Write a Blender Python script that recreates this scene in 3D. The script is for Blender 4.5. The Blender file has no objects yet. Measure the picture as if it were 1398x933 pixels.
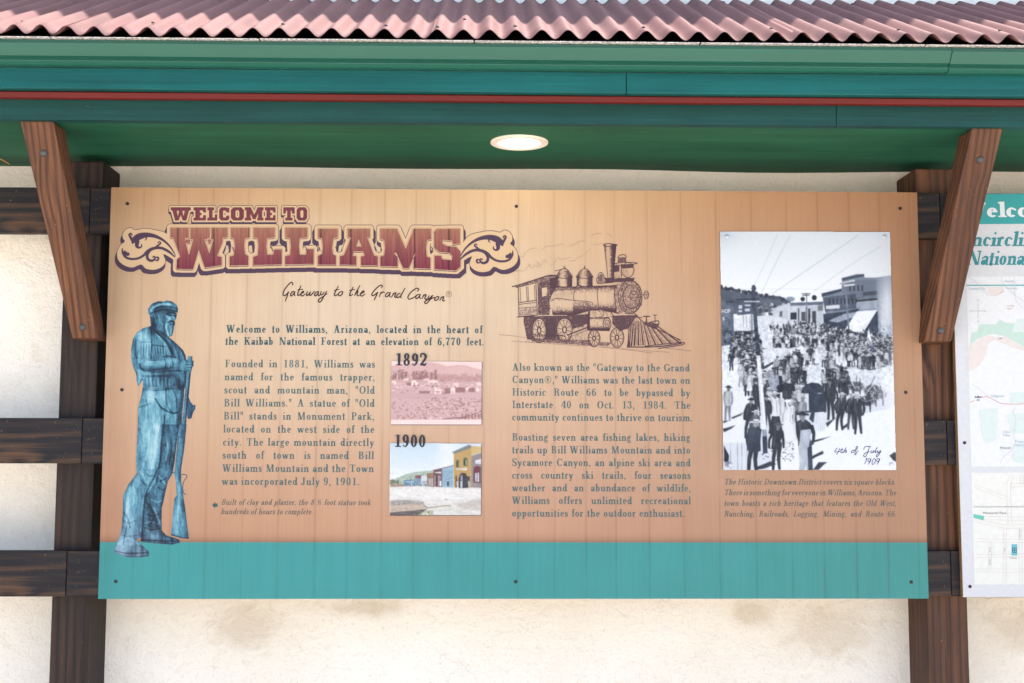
import bpy, bmesh, math, random
import numpy as np
from mathutils import Vector

# ------------------------------------------------------------------ camera, sky, sun, exposure
SC = bpy.context.scene
COL = SC.collection
R = math.radians

CAM_P = Vector((-0.0915, -3.7102, -0.1965)); YAW, PITCH, ROLL, FPX = 0.0209, 0.0928, 0.0019, 1700.0
_f = Vector((math.sin(YAW)*math.cos(PITCH), math.cos(YAW)*math.cos(PITCH), math.sin(PITCH)))
_r = Vector((math.cos(YAW), -math.sin(YAW), 0)); _u = _r.cross(_f)
RIGHT = _r*math.cos(ROLL) + _u*math.sin(ROLL); UP = -_r*math.sin(ROLL) + _u*math.cos(ROLL)
cam_d = bpy.data.cameras.new('camera'); cam = bpy.data.objects.new('camera', cam_d); COL.objects.link(cam)
cam_d.sensor_fit = 'HORIZONTAL'; cam_d.sensor_width = 36.0; cam_d.lens = 36.0*FPX/1398.0
cam_d.clip_start = 0.05; cam_d.clip_end = 2000.0
from mathutils import Matrix
M3 = Matrix((RIGHT, UP, -_f)).transposed()
cam.matrix_world = Matrix.Translation(CAM_P) @ M3.to_4x4()
SC.camera = cam

SUN_AZ, SUN_EL = R(64), R(69)            # behind the wall and to the right
world = bpy.data.worlds.new('World'); SC.world = world; world.use_nodes = True
wn = world.node_tree; bg = wn.nodes['Background']; bg.inputs['Strength'].default_value = 0.12
sky = wn.nodes.new('ShaderNodeTexSky'); sky.sky_type = 'NISHITA'; sky.sun_disc = False
sky.sun_elevation = SUN_EL; sky.sun_rotation = SUN_AZ; sky.dust_density = 2.5; sky.air_density = 1.0
wn.links.new(sky.outputs[0], bg.inputs['Color'])
sd = bpy.data.lights.new('sun', 'SUN'); sd.energy = 4.0; sd.angle = R(0.53); sd.color = (1.0, 0.93, 0.82)
sun = bpy.data.objects.new('sun', sd); COL.objects.link(sun)
TO_SUN = Vector((math.sin(SUN_AZ)*math.cos(SUN_EL), math.cos(SUN_AZ)*math.cos(SUN_EL), math.sin(SUN_EL)))
sun.rotation_euler = TO_SUN.to_track_quat('Z', 'Y').to_euler()
sun.location = (6, 6, 8)
vs = SC.view_settings; vs.view_transform = 'Standard'; vs.look = 'None'; vs.gamma = 1.0
vs.use_curve_mapping = False; vs.exposure = 1.93
SC.cycles.max_bounces = 8; SC.cycles.diffuse_bounces = 5; SC.cycles.use_denoising = True

# ------------------------------------------------------------------ helpers
def lin(c):
    c = np.asarray(c, float)/255.0
    return np.where(c <= 0.04045, c/12.92, ((c+0.055)/1.055)**2.4)

def at(px, py, Y):
    """the point on the vertical plane y = Y that a pixel of the survey photograph looks at"""
    d = _f + RIGHT*((px-699)/FPX) - UP*((py-466.5)/FPX)
    t = (Y-CAM_P.y)/d.y
    return CAM_P + d*t

def empty(name, loc, label=None, cat=None, group=None):
    o = bpy.data.objects.new(name, None); COL.objects.link(o); o.location = loc
    o.empty_display_size = 0.05
    if label: tag(o, label, cat, group)
    return o

def tag(o, label, cat, group=None):
    o['label'] = label; o['category'] = cat
    if group: o['group'] = group
    return o

def wloc(o):
    v = Vector((0, 0, 0))
    while o is not None:
        v = v + Vector(o.location); o = o.parent
    return v

def link(name, me, mat, parent=None, loc=None):
    """a mesh in world coordinates becomes an object at loc (or in its parent's frame)"""
    o = bpy.data.objects.new(name, me); COL.objects.link(o)
    base = Vector(loc) if loc is not None else Vector((0, 0, 0))
    if parent is not None:
        o.parent = parent
        pw = wloc(parent)
        if loc is None: base = pw
        o.location = base - pw
    else:
        o.location = base
    me.transform(Matrix.Translation(-base))
    if mat is not None: me.materials.append(mat)
    return o

def obj(name, bm, mat, parent=None, loc=None, bevel=0.0, smooth=False):
    me = bpy.data.meshes.new(name); bmesh.ops.recalc_face_normals(bm, faces=bm.faces[:])
    if bevel > 0:
        bmesh.ops.bevel(bm, geom=bm.edges[:], offset=bevel, segments=2, profile=0.6, affect='EDGES', clamp_overlap=True)
    bm.to_mesh(me); bm.free()
    if smooth:
        me.polygons.foreach_set('use_smooth', [True]*len(me.polygons))
    return link(name, me, mat, parent, loc)

def add_box(bm, x0, x1, y0, y1, z0, z1):
    v = [bm.verts.new(p) for p in ((x0,y0,z0),(x1,y0,z0),(x1,y1,z0),(x0,y1,z0),(x0,y0,z1),(x1,y0,z1),(x1,y1,z1),(x0,y1,z1))]
    for f in ((0,1,2,3),(4,7,6,5),(0,4,5,1),(1,5,6,2),(2,6,7,3),(3,7,4,0)):
        bm.faces.new([v[i] for i in f])

def box(x0, x1, y0, y1, z0, z1):
    bm = bmesh.new(); add_box(bm, x0, x1, y0, y1, z0, z1); return bm

def hexa(p):
    """box from eight corners: bottom ring then top ring"""
    bm = bmesh.new(); v = [bm.verts.new(q) for q in p]
    for f in ((0,1,2,3),(4,7,6,5),(0,4,5,1),(1,5,6,2),(2,6,7,3),(3,7,4,0)):
        bm.faces.new([v[i] for i in f])
    return bm

def profile_x(pts, x0, x1, n=1, wob=0.0, seed=0):
    """closed (y, z) outline drawn out along x, with a slight unevenness"""
    rn = random.Random(seed); bm = bmesh.new(); rings = []
    for i in range(n+1):
        x = x0+(x1-x0)*i/n; dy, dz = rn.uniform(-wob, wob), rn.uniform(-wob, wob)
        rings.append([bm.verts.new((x, y+dy, z+dz)) for y, z in pts])
    k = len(pts)
    for a, b in zip(rings, rings[1:]):
        for j in range(k):
            bm.faces.new((a[j], a[(j+1) % k], b[(j+1) % k], b[j]))
    bm.faces.new(rings[0]); bm.faces.new(rings[-1][::-1])
    return bm

def add_disc_y(bm, x, y, z, r, depth, n=20, dome=0.0):
    """short round boss whose face looks towards -y"""
    a = [bm.verts.new((x+r*math.cos(t), y, z+r*math.sin(t))) for t in [2*math.pi*i/n for i in range(n)]]
    b = [bm.verts.new((x+r*.92*math.cos(t), y-depth, z+r*.92*math.sin(t))) for t in [2*math.pi*i/n for i in range(n)]]
    for i in range(n): bm.faces.new((a[i], a[(i+1) % n], b[(i+1) % n], b[i]))
    if dome:
        c = [bm.verts.new((x+r*.5*math.cos(t), y-depth-dome, z+r*.5*math.sin(t))) for t in [2*math.pi*i/n for i in range(n)]]
        for i in range(n): bm.faces.new((b[i], b[(i+1) % n], c[(i+1) % n], c[i]))
        bm.faces.new(c)
    else:
        bm.faces.new(b)

# ------------------------------------------------------------------ materials
class N:
    """thin wrapper over a material's node tree"""
    def __init__(s, name, rough=0.7, spec=0.3, metal=0.0):
        s.m = bpy.data.materials.new(name); s.m.use_nodes = True; s.t = s.m.node_tree
        s.p = s.t.nodes['Principled BSDF']
        s.p.inputs['Roughness'].default_value = rough; s.p.inputs['Specular IOR Level'].default_value = spec
        s.p.inputs['Metallic'].default_value = metal
        s.coord = s.t.nodes.new('ShaderNodeTexCoord').outputs['Object']
    def n(s, typ, **kw):
        nd = s.t.nodes.new('ShaderNode'+typ)
        for k, v in kw.items(): setattr(nd, k, v)
        return nd
    def l(s, a, b): s.t.links.new(a, b)
    def scale(s, sc, off=(0, 0, 0), src=None):
        m = s.n('Mapping'); m.inputs['Scale'].default_value = sc; m.inputs['Location'].default_value = off
        s.l(src or s.coord, m.inputs['Vector']); return m.outputs[0]
    def noise(s, vec, scale=1.0, detail=4.0, rough=0.55, dist=0.0):
        t = s.n('TexNoise'); t.inputs['Scale'].default_value = scale; t.inputs['Detail'].default_value = detail
        t.inputs['Roughness'].default_value = rough; t.inputs['Distortion'].default_value = dist
        s.l(vec, t.inputs['Vector']); return t.outputs['Fac']
    def ramp(s, fac, stops, interp='LINEAR'):
        r = s.n('ValToRGB'); r.color_ramp.interpolation = interp; e = r.color_ramp.elements
        while len(e) < len(stops): e.new(0.5)
        for el, (p, c) in zip(e, stops):
            el.position = p; el.color = (*c, 1.0) if hasattr(c, '__len__') else (c, c, c, 1.0)
        s.l(fac, r.inputs[0]); return r.outputs[0]
    def mix(s, fac, a, b, mode='MIX'):
        m = s.n('Mix', data_type='RGBA', blend_type=mode)
        for sock, v in ((m.inputs[0], fac), (m.inputs[6], a), (m.inputs[7], b)):
            if hasattr(v, 'is_output'): s.l(v, sock)
            elif hasattr(v, '__len__'): sock.default_value = (*v, 1.0)
            else: sock.default_value = v
        return m.outputs[2]
    def math(s, op, a, b=0.0, clamp=False):
        m = s.n('Math', operation=op, use_clamp=clamp)
        for i, v in enumerate((a, b)):
            if hasattr(v, 'is_output'): s.l(v, m.inputs[i])
            else: m.inputs[i].default_value = v
        return m.outputs[0]
    def bump(s, h, strength=0.4, dist=0.002):
        b = s.n('Bump'); b.inputs['Strength'].default_value = strength; b.inputs['Distance'].default_value = dist
        s.l(h, b.inputs['Height']); s.l(b.outputs[0], s.p.inputs['Normal'])
    def color(s, c):
        if hasattr(c, 'is_output'): s.l(c, s.p.inputs['Base Color'])
        else: s.p.inputs['Base Color'].default_value = (*c, 1.0)
        return s

def wood(name, axis, deep, mid, edge, seed=0.0, knot=0.5, freq=60.0, bluish=0.5, tilt=None):
    """stained rough-sawn timber: grain runs along axis"""
    m = N(name, rough=0.62, spec=0.25)
    if tilt:
        mp = m.n('Mapping'); mp.inputs['Rotation'].default_value = tilt; m.l(m.coord, mp.inputs['Vector']); m.coord = mp.outputs[0]
    sc = [1.0, 1.0, 1.0]; sc[axis] = 0.07
    v = m.scale(sc, (seed, seed*1.7, seed*0.6))
    warp = m.noise(v, 7.0, 2.0, 0.5)
    across = m.n('SeparateXYZ'); m.l(v, across.inputs[0])
    o = [i for i in range(3) if i != axis]
    s_ = m.math('ADD', m.math('MULTIPLY', across.outputs[o[0]], 1.0), m.math('MULTIPLY', across.outputs[o[1]], 0.8))
    warp2 = m.noise(m.scale([34 if i != axis else 1.6 for i in range(3)], (seed, 3, seed)), 1.0, 2.0, 0.5)
    ph = m.math('ADD', m.math('MULTIPLY', s_, freq), m.math('ADD', m.math('MULTIPLY', warp, 22.0*knot+4.0), m.math('MULTIPLY', warp2, 2.4)))
    vk = m.n('TexVoronoi'); vk.inputs['Scale'].default_value = 1.0; sck = [9.0, 9.0, 9.0]; sck[axis] = 3.4
    m.l(m.scale(sck, (seed*2.3, seed, seed*1.1)), vk.inputs['Vector'])
    pick = m.n('SeparateXYZ'); m.l(vk.outputs['Color'], pick.inputs[0]); rare = m.ramp(pick.outputs[0], [(0.74, 0.0), (0.78, 1.0)])
    near = m.math('MULTIPLY', m.ramp(vk.outputs['Distance'], [(0.02, 1.0), (0.42, 0.0)]), rare); core = m.math('MULTIPLY', m.ramp(vk.outputs['Distance'], [(0.07, 1.0), (0.15, 0.0)]), rare)
    ph = m.math('ADD', ph, m.math('MULTIPLY', near, 4.0))
    rings = m.math('MULTIPLY', m.math('ABSOLUTE', m.math('SINE', ph)), m.ramp(m.noise(m.scale([9 if i != axis else 1.2 for i in range(3)], (seed, 8, 1)), 1.0, 2.0, 0.5), [(0.35, 0.35), (0.6, 1.0)]))
    sc2 = [160.0, 160.0, 160.0]; sc2[axis] = 5.0
    fib = m.noise(m.scale(sc2, (seed, 0, seed)), 1.0, 3.0, 0.6)
    blot = m.noise(m.scale([6 if i != axis else 2.6 for i in range(3)], (seed*3, seed, 0)), 1.0, 3.0, 0.6)
    g = m.math('ADD', m.math('MULTIPLY', rings, 0.42), m.math('MULTIPLY', fib, 0.70))
    c = m.ramp(g, [(0.18, deep), (0.50, mid), (0.86, edge)])
    dark = tuple(x*y for x, y in zip(deep, (0.85, 0.95, 1.25)))
    c = m.mix(m.math('MULTIPLY', m.ramp(blot, [(0.42, 0.0), (0.62, 1.0)]), bluish), c, dark)
    c = m.mix(m.math('MULTIPLY', core, 0.8), c, tuple(x*0.7 for x in deep))
    split = m.noise(m.scale([120 if i != axis else 2.2 for i in range(3)], (seed, 1, 4)), 1.0, 2.0, 0.4)
    c = m.mix(m.ramp(split, [(0.70, 0.0), (0.74, 0.75)]), c, tuple(x*0.45 for x in deep))
    fleck = m.noise(m.scale((90, 90, 90), (seed, 2, 1)), 1.0, 2.0, 0.5)
    c = m.mix(m.ramp(fleck, [(0.70, 0.0), (0.76, 0.5)]), c, tuple(min(1, x*1.6) for x in edge))
    m.color(c); m.bump(m.math('ADD', m.math('MULTIPLY', g, 0.8), m.math('MULTIPLY', blot, 0.4)), 0.55, 0.0022)
    return m.m

def paint(name, base, var=0.25, grain=True, rough=0.45, spec=0.4, seed=0.0):
    """brushed exterior paint over boards whose grain runs along x"""
    m = N(name, rough=rough, spec=spec)
    long = m.noise(m.scale((1.2, 30, 60), (seed, seed, seed)), 1.0, 5.0, 0.65, 0.3)
    fine = m.noise(m.scale((8, 120, 240), (seed, 1, 0)), 1.0, 3.0, 0.7)
    blot = m.noise(m.scale((3.0, 6, 6), (seed*2, 0, 0)), 1.0, 3.0, 0.6)
    f = m.math('ADD', m.math('MULTIPLY', long, 0.6), m.math('MULTIPLY', blot, 0.4))
    lo = tuple(x*(1-var) for x in base); hi = tuple(x*(1+var)+0.004*var for x in base)
    c = m.ramp(f, [(0.30, lo), (0.52, base), (0.72, hi)])
    edge_ = m.noise(m.scale((2.0, 40, 110), (seed, 9, 1)), 1.0, 3.0, 0.6)
    c = m.mix(m.ramp(edge_, [(0.60, 0.0), (0.78, 0.5)]), c, tuple(x*0.55 for x in base)) if grain else c
    nick = m.noise(m.scale((60, 90, 90), (seed, 5, 2)), 1.0, 2.0, 0.5)
    c = m.mix(m.ramp(nick, [(0.74, 0.0), (0.80, 0.35)]), c, tuple(min(1, x*1.5+0.05) for x in base))
    m.color(c)
    if grain:
        m.bump(m.math('ADD', m.math('MULTIPLY', long, 0.7), m.math('MULTIPLY', fine, 0.5)), 0.6, 0.0022)
    else:
        m.bump(blot, 0.12, 0.001)
    return m.m

def plain(name, c, rough=0.6, spec=0.3, metal=0.0, var=0.12, sc=40.0):
    m = N(name, rough, spec, metal)
    n = m.noise(m.scale((sc, sc, sc)), 1.0, 3.0, 0.6)
    m.color(m.ramp(n, [(0.3, tuple(x*(1-var) for x in c)), (0.7, tuple(min(1, x*(1+var)) for x in c))]))
    return m.m

# stucco: warm lime render, troweled and pitted
ms = N('stucco', rough=0.92, spec=0.12)
vv = ms.coord
big = ms.noise(ms.scale((1.6, 1.6, 1.6)), 1.0, 3.0, 0.55)
trowel = ms.noise(ms.scale((17, 17, 21)), 1.0, 5.0, 0.58, 0.5)
pit = ms.noise(ms.scale((95, 95, 95)), 1.0, 4.0, 0.7, 0.5)
vor = ms.n('TexVoronoi', feature='DISTANCE_TO_EDGE'); vor.inputs['Scale'].default_value = 24.0
wv = ms.n('Mix', data_type='VECTOR'); 
wn_ = ms.n('TexNoise'); wn_.inputs['Scale'].default_value = 9.0; wn_.inputs['Detail'].default_value = 4.0; ms.l(vv, wn_.inputs['Vector'])
ms.l(vv, wv.inputs[4]); ms.l(wn_.outputs['Color'], wv.inputs[5]); wv.inputs[0].default_value = 0.12
ms.l(wv.outputs[1], vor.inputs['Vector'])
crack = ms.ramp(vor.outputs['Distance'], [(0.0, 1.0), (0.03, 0.0)])
crackmask = ms.ramp(ms.noise(ms.scale((3.1, 3, 4.3), (4, 2, 7)), 1.0, 3.0, 0.5), [(0.58, 0.0), (0.74, 0.6)])
crackf = ms.math('MULTIPLY', crack, crackmask)
c = ms.ramp(big, [(0.3, (0.775, 0.705, 0.61)), (0.7, (0.845, 0.80, 0.73))])
c = ms.mix(ms.ramp(pit, [(0.56, 0.0), (0.74, 0.45)]), c, (0.50, 0.39, 0.27))
c = ms.mix(ms.ramp(trowel, [(0.30, 0.22), (0.42, 0.0)]), c, (0.60, 0.50, 0.37))
# damp stains under the sign's lower edge: a few irregular tan patches
sep = ms.n('SeparateXYZ'); ms.l(vv, sep.inputs[0])
stain = None
for (sx, sz, rx, rz) in STAINS if 'STAINS' in globals() else ((-0.83, -0.72, 0.13, 0.09), (0.98, -0.73, 0.17, 0.11), (1.60, -0.72, 0.16, 0.10), (0.74, -0.68, 0.09, 0.05), (-0.47, -0.66, 0.14, 0.035)):
    dx = ms.math('DIVIDE', ms.math('SUBTRACT', sep.outputs[0], sx), rx); dz = ms.math('DIVIDE', ms.math('SUBTRACT', sep.outputs[2], sz), rz)
    d = ms.math('SQRT', ms.math('ADD', ms.math('MULTIPLY', dx, dx), ms.math('MULTIPLY', dz, dz)))
    d = ms.math('ADD', d, ms.math('MULTIPLY', ms.math('SUBTRACT', trowel, 0.5), 1.1))
    k = ms.math('SUBTRACT', 1.0, ms.math('SMOOTH_MIN', d, 1.0), True)
    stain = k if stain is None else ms.math('MAXIMUM', stain, k)
c = ms.mix(ms.math('MULTIPLY', ms.ramp(stain, [(0.0, 0.0), (0.6, 1.0)]), 0.42), c, (0.46, 0.35, 0.23))
c = ms.mix(ms.math('MULTIPLY', crackf, 0.30), c, (0.30, 0.23, 0.16))
ms.color(c)
hgt = ms.math('ADD', ms.math('ADD', ms.math('MULTIPLY', trowel, 1.0), ms.math('MULTIPLY', pit, 0.45)), ms.math('MULTIPLY', crackf, -0.25))
ms.bump(hgt, 0.9, 0.010)
STUCCO = ms.m

POST_M = wood('stained_post', 2, (0.008, 0.005, 0.005), (0.021, 0.013, 0.011), (0.052, 0.027, 0.017), 3.1, 0.25, 120.0, 0.45)
POST_R = wood('stained_post_red', 2, (0.024, 0.010, 0.007), (0.074, 0.033, 0.019), (0.165, 0.072, 0.036), 8.4, 0.30, 120.0, 0.35)
RAIL_M = wood('stained_rail', 0, (0.006, 0.005, 0.007), (0.016, 0.013, 0.014), (0.095, 0.048, 0.024), 5.7, 0.9, 85.0, 0.8)
BRACE_M = wood('stained_brace', 2, (0.022, 0.009, 0.006), (0.082, 0.033, 0.018), (0.180, 0.072, 0.030), 1.9, 0.06, 170.0, 0.45, (R(-26), 0, 0))
TEAL = paint('teal_paint', (0.003, 0.080, 0.079), 0.32, True, 0.55, 0.2, 0.3)
DTEAL = paint('deep_teal_paint', (0.005, 0.046, 0.044), 0.35, True, 0.6, 0.2, 2.3)
GREEN = paint('soffit_green_paint', (0.013, 0.086, 0.047), 0.34, True, 0.6, 0.15, 4.3)
GUTTER = paint('gutter_green_enamel', (0.012, 0.088, 0.062), 0.08, False, 0.38, 0.35, 6.1)
RED = paint('red_trim_enamel', (0.100, 0.007, 0.006), 0.12, False, 0.45, 0.2, 7.7)
DRIP = plain('white_drip_metal', (0.50, 0.48, 0.48), 0.5, 0.4, 0.0, 0.75, 150.0)
DARKDECK = plain('dark_roof_deck', (0.045, 0.030, 0.022), 0.9, 0.1)
SCREW = plain('blackened_screw', (0.03, 0.028, 0.028), 0.5, 0.4, 0.6)
BOLT = plain('grey_bolt_steel', (0.07, 0.068, 0.07), 0.5, 0.4, 0.5)
mr = N('faded_red_roof_metal', rough=0.68, spec=0.15)
rn1 = mr.noise(mr.scale((14, 1.6, 1.6)), 1.0, 4.0, 0.6); rn2 = mr.noise(mr.scale((120, 60, 60)), 1.0, 2.0, 0.5)
dirt = mr.noise(mr.scale((9, 3.5, 3.5), (3, 1, 0)), 1.0, 5.0, 0.65)
mr.color(mr.mix(mr.ramp(dirt, [(0.50, 0.0), (0.70, 0.45)]), mr.mix(mr.ramp(rn2, [(0.66, 0.0), (0.8, 0.15)]), mr.ramp(rn1, [(0.3, (0.132, 0.062, 0.064)), (0.7, (0.170, 0.090, 0.091))]), (0.5, 0.3, 0.28)), (0.075, 0.045, 0.045)))
ROOF = mr.m
mg = N('pale_concrete', rough=0.9, spec=0.2)
gn = mg.noise(mg.scale((0.5, 0.5, 0.5)), 1.0, 6.0, 0.6)
mg.color(mg.ramp(gn, [(0.3, (0.46, 0.42, 0.37)), (0.7, (0.56, 0.52, 0.46))]))
GROUND = mg.m
SHADEW = plain('shading_wall_pale_grey', (0.66, 0.67, 0.66), 0.9, 0.1, 0.0, 0.06, 3.0)

# ------------------------------------------------------------------ setting and structure
GZ = -1.70
bm = bmesh.new()
for sx in range(-8, 8):
    for sy in range(-8, 8):
        vs_ = [bm.verts.new((sx*60+a*60, sy*60+b*60, GZ)) for a, b in ((0,0),(1,0),(1,1),(0,1))]
        bm.faces.new(vs_)
bmesh.ops.remove_doubles(bm, verts=bm.verts[:], dist=0.001)
g = obj('ground', bm, GROUND, loc=(0, 0, GZ)); g['kind'] = 'structure'

WY = 0.21
w = obj('stucco_wall', box(-6, 6, WY, 0.40, GZ-0.05, 0.86), STUCCO, loc=(0, WY, 0))
tag(w, 'cream stucco wall behind the signs, stained below the sign and shaded under the eave', 'wall')
shade_w = obj('roof_shading_wall', box(-6, 6, 0.425, 0.60, GZ, 4.72), SHADEW, loc=(0, 0.42, GZ))  # added wall, tall enough to cast its shadow over the upper roof
tag(shade_w, 'added pale blue grey wall shading the upper roof, just showing above the corrugated sheets', 'wall')

# canopy
EX0, EX1 = -6.0, 6.0
can = empty('eave_canopy', (0, -0.1, 0.72), 'red corrugated metal canopy with green and teal painted eave boards', 'canopy')
PER, AMP = 0.0695, 0.0125
LIPY, TOPY, LIPZ, TOPZ = -0.50, 0.36, 0.920, 1.338
def sheet(x0, x1, lift, ph):
    bm = bmesh.new(); n = int(round((x1-x0)/PER*14)); rows = 10
    rn = random.Random(int(x0*100)); tilt = rn.uniform(-.002, .002); dy0 = rn.uniform(-.004, .004)
    top, bot = [], []
    for j in range(rows+1):
        t = j/rows; y = LIPY+dy0*(1-t)+(TOPY-LIPY)*t; z = LIPZ+(TOPZ-LIPZ)*t
        a, b = [], []
        for i in range(n+1):
            x = x0+(x1-x0)*i/n
            zz = z+AMP*math.cos(2*math.pi*(x-ph)/PER)+lift+tilt*(i/n-.5)+0.0008*math.sin(x*9.1+j)
            a.append(bm.verts.new((x, y, zz))); b.append(bm.verts.new((x, y, zz-0.0012)))
        top.append(a); bot.append(b)
    for j in range(rows):
        for i in range(n):
            bm.faces.new((top[j][i], top[j][i+1], top[j+1][i+1], top[j+1][i]))
            bm.faces.new((bot[j][i], bot[j+1][i], bot[j+1][i+1], bot[j][i+1]))
    for i in range(n):
        bm.faces.new((top[0][i], bot[0][i], bot[0][i+1], top[0][i+1]))
        bm.faces.new((top[rows][i], top[rows][i+1], bot[rows][i+1], bot[rows][i]))
    for j in range(rows):
        bm.faces.new((top[j][0], top[j+1][0], bot[j+1][0], bot[j][0])); bm.faces.new((top[j][n], bot[j][n], bot[j+1][n], top[j+1][n]))
    return bm
x_crest = at(545/5.825, 40, -0.5).x - 2*0.0 
PH = at(91.5, 35, -0.5).x
SHW = 14*PER
k0 = at(75, 40, -0.5).x
k = -5
while k0+k*SHW < EX1:
    a = k0+k*SHW
    if a+SHW > EX0:
        obj('corrugated_sheet', sheet(a-0.02, a+SHW+0.02, 0.0016*(k % 2), PH), ROOF, can, smooth=True)
    k += 1
for px, Yr in ((38, -.44), (205, -.44), (372, -.44), (540, -.45), (597, -.47), (632, -.30), (707, -.44), (876, -.44), (1043, -.44), (1210, -.44), (1377, -.44), (812, .20), (480, .20), (1150, .20), (980, .22), (1320, .22)):
    xw = at(px, 40, Yr).x; kx = PH+round((xw-PH)/PER)*PER; tt = (Yr-LIPY)/(TOPY-LIPY); zz = LIPZ+(TOPZ-LIPZ)*tt+AMP+0.001
    bm = bmesh.new(); add_disc_y(bm, 0, 0, 0, 0.0052, 0.0022, 8, 0.002); bmesh.ops.rotate(bm, verts=bm.verts[:], cent=(0, 0, 0), matrix=Matrix.Rotation(R(-64), 3, 'X')); bmesh.ops.translate(bm, verts=bm.verts[:], vec=(kx, Yr, zz)); obj('roofing_screw', bm, SCREW, can)
bm = profile_x([(-0.455, 0.904), (-0.455, 0.898), (TOPY, 1.310), (TOPY, 1.318)], EX0, EX1)
obj('roof_deck', bm, DARKDECK, can)
rn = random.Random(5)
bm = bmesh.new(); x = EX0
while x < EX1:
    L = rn.uniform(0.55, 0.62); d = rn.uniform(-.0012, .0012)
    add_box(bm, x+0.002, x+L-0.002, -0.488+d, -0.40, 0.9052+d*.4, 0.9070+d*.6); x += L
obj('drip_edge', bm, DRIP, can)
gut = [(-0.468, 0.9035), (-0.474, 0.9030), (-0.473, 0.8945), (-0.481, 0.8925), (-0.480, 0.8905), (-0.459, 0.8640), (-0.4605, 0.8620), (-0.450, 0.8605), (-0.4505, 0.8545), (-0.4545, 0.8535), (-0.4535, 0.8520), (-0.442, 0.8455), (-0.430, 0.8448), (-0.423, 0.8448), (-0.423, 0.9030)]
gx = at(1297, 75, -0.46).x
for a, b, dz in ((EX0, gx-0.002, 0.0), (gx-0.002, EX1, -0.0022)):
    obj('gutter', profile_x([(y-(0.0015 if dz else 0), z+dz) for y, z in gut], a+0.001, b, 24, 0.0004, 3), GUTTER, can)
fx = at(855, 115, -0.42).x
for a, b in ((EX0, fx-0.0012), (fx+0.0012, EX1)):
    obj('fascia_board', profile_x([(-0.421, 0.8438), (-0.421, 0.7895), (-0.419, 0.7870), (-0.392, 0.7870), (-0.392, 0.8438)], a, b, 30, 0.0005, 7), TEAL, can)
for i, (a, b) in enumerate(((EX0, at(156, 135, -.39).x), (at(156, 135, -.39).x, at(1350, 140, -.39).x), (at(1350, 140, -.39).x, EX1))):
    obj('trim_strip', profile_x([(-0.398+.0006*i, 0.7855), (-0.400+.0006*i, 0.7825), (-0.396+.0006*i, 0.7690), (-0.388, 0.7680), (-0.376, 0.7690), (-0.376, 0.7855)], a, b, 12, 0.0003, 9), RED, can)
sx_ = at(1142, 155, -0.35).x
for a, b in ((EX0, sx_-0.001), (sx_+0.001, EX1)):
    obj('eave_board', profile_x([(-0.350, 0.779), (-0.345, 0.7215), (-0.315, 0.7215), (-0.315, 0.779)], a, b, 12, 0.0003, 11), DTEAL, can)
# soffit boards, the inner edge sagging unevenly towards the wall
bm = bmesh.new()
nx = 80; ring = []
for i in range(nx+1):
    x = EX0+(EX1-EX0)*i/nx
    sag = -0.006*math.exp(-((x-0.75)/0.35)**2) + 0.002*math.sin(x*5.0)
    ring.append([bm.verts.new((x, -0.3135, 0.7235)), bm.verts.new((x, -0.05, 0.7235)), bm.verts.new((x, 0.06, 0.7230)), bm.verts.new((x, 0.205, 0.7225+sag)), bm.verts.new((x, 0.205, 0.760)), bm.verts.new((x, -0.3135, 0.760))])
for a, b in zip(ring, ring[1:]):
    for j in range(6): bm.faces.new((a[j], a[(j+1) % 6], b[(j+1) % 6], b[j]))
obj('soffit', bm, GREEN, can)

# downlight in the soffit
LX, LY, LR = at(709, 195, -0.135).x, -0.135, 0.0845
dl = empty('recessed_light', (LX, LY, 0.7235), 'lit round white downlight set into the green soffit', 'ceiling light')
bm = bmesh.new(); n = 48
prof = [(LR, 0.7233), (LR, 0.7190), (LR-0.004, 0.7172), (LR*0.74, 0.7185), (LR*0.74, 0.7225)]
rings = [[bm.verts.new((LX+r*math.cos(2*math.pi*i/n), LY+r*math.sin(2*math.pi*i/n), z)) for i in range(n)] for r, z in prof]
for a, b in zip(rings, rings[1:]):
    for i in range(n): bm.faces.new((a[i], a[(i+1) % n], b[(i+1) % n], b[i]))
obj('trim_ring', bm, plain('lamp_trim_white', (0.70, 0.61, 0.53), 0.5, 0.3, 0, 0.02), dl, smooth=True)
le = N('lamp_lens'); le.color((0.9, 0.88, 0.85)); le.p.inputs['Emission Color'].default_value = (1.0, 0.93, 0.84, 1); le.p.inputs['Emission Strength'].default_value = 1.3
bm = bmesh.new(); rr = [[bm.verts.new((LX+r*math.cos(2*math.pi*i/n), LY+r*math.sin(2*math.pi*i/n), z)) for i in range(n)] for r, z in ((LR*0.74, 0.7200), (LR*0.45, 0.7188), (LR*0.1, 0.7184))]
for a, b in zip(rr, rr[1:]):
    for i in range(n): bm.faces.new((a[i], a[(i+1) % n], b[(i+1) % n], b[i]))
bm.faces.new(rr[-1]); obj('lens', bm, le.m, dl, smooth=True)

# posts, rails, braces
def nail(parent, x, y, z, r=0.0028):
    b = bmesh.new(); add_disc_y(b, x, y+0.0004, z, r, 0.0012, 10); obj('nail_head', b, SCREW, parent)

def post(x0, x1, mat, label, ztop):
    t = empty('timber_post', ((x0+x1)/2, 0.12, GZ), label, 'post', 'timber posts against the wall')
    obj('shaft', box(x0, x1, 0.042, WY+0.006, GZ, ztop), mat, t, bevel=0.006)
    return t
pl = post(-1.369, -1.2575, POST_M, 'dark stained timber post by the left edge of the brown town sign', 0.700)
pr = post(1.229, 1.3515, POST_R, 'reddish stained timber post between the town sign and the map sign', 0.694)

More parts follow.
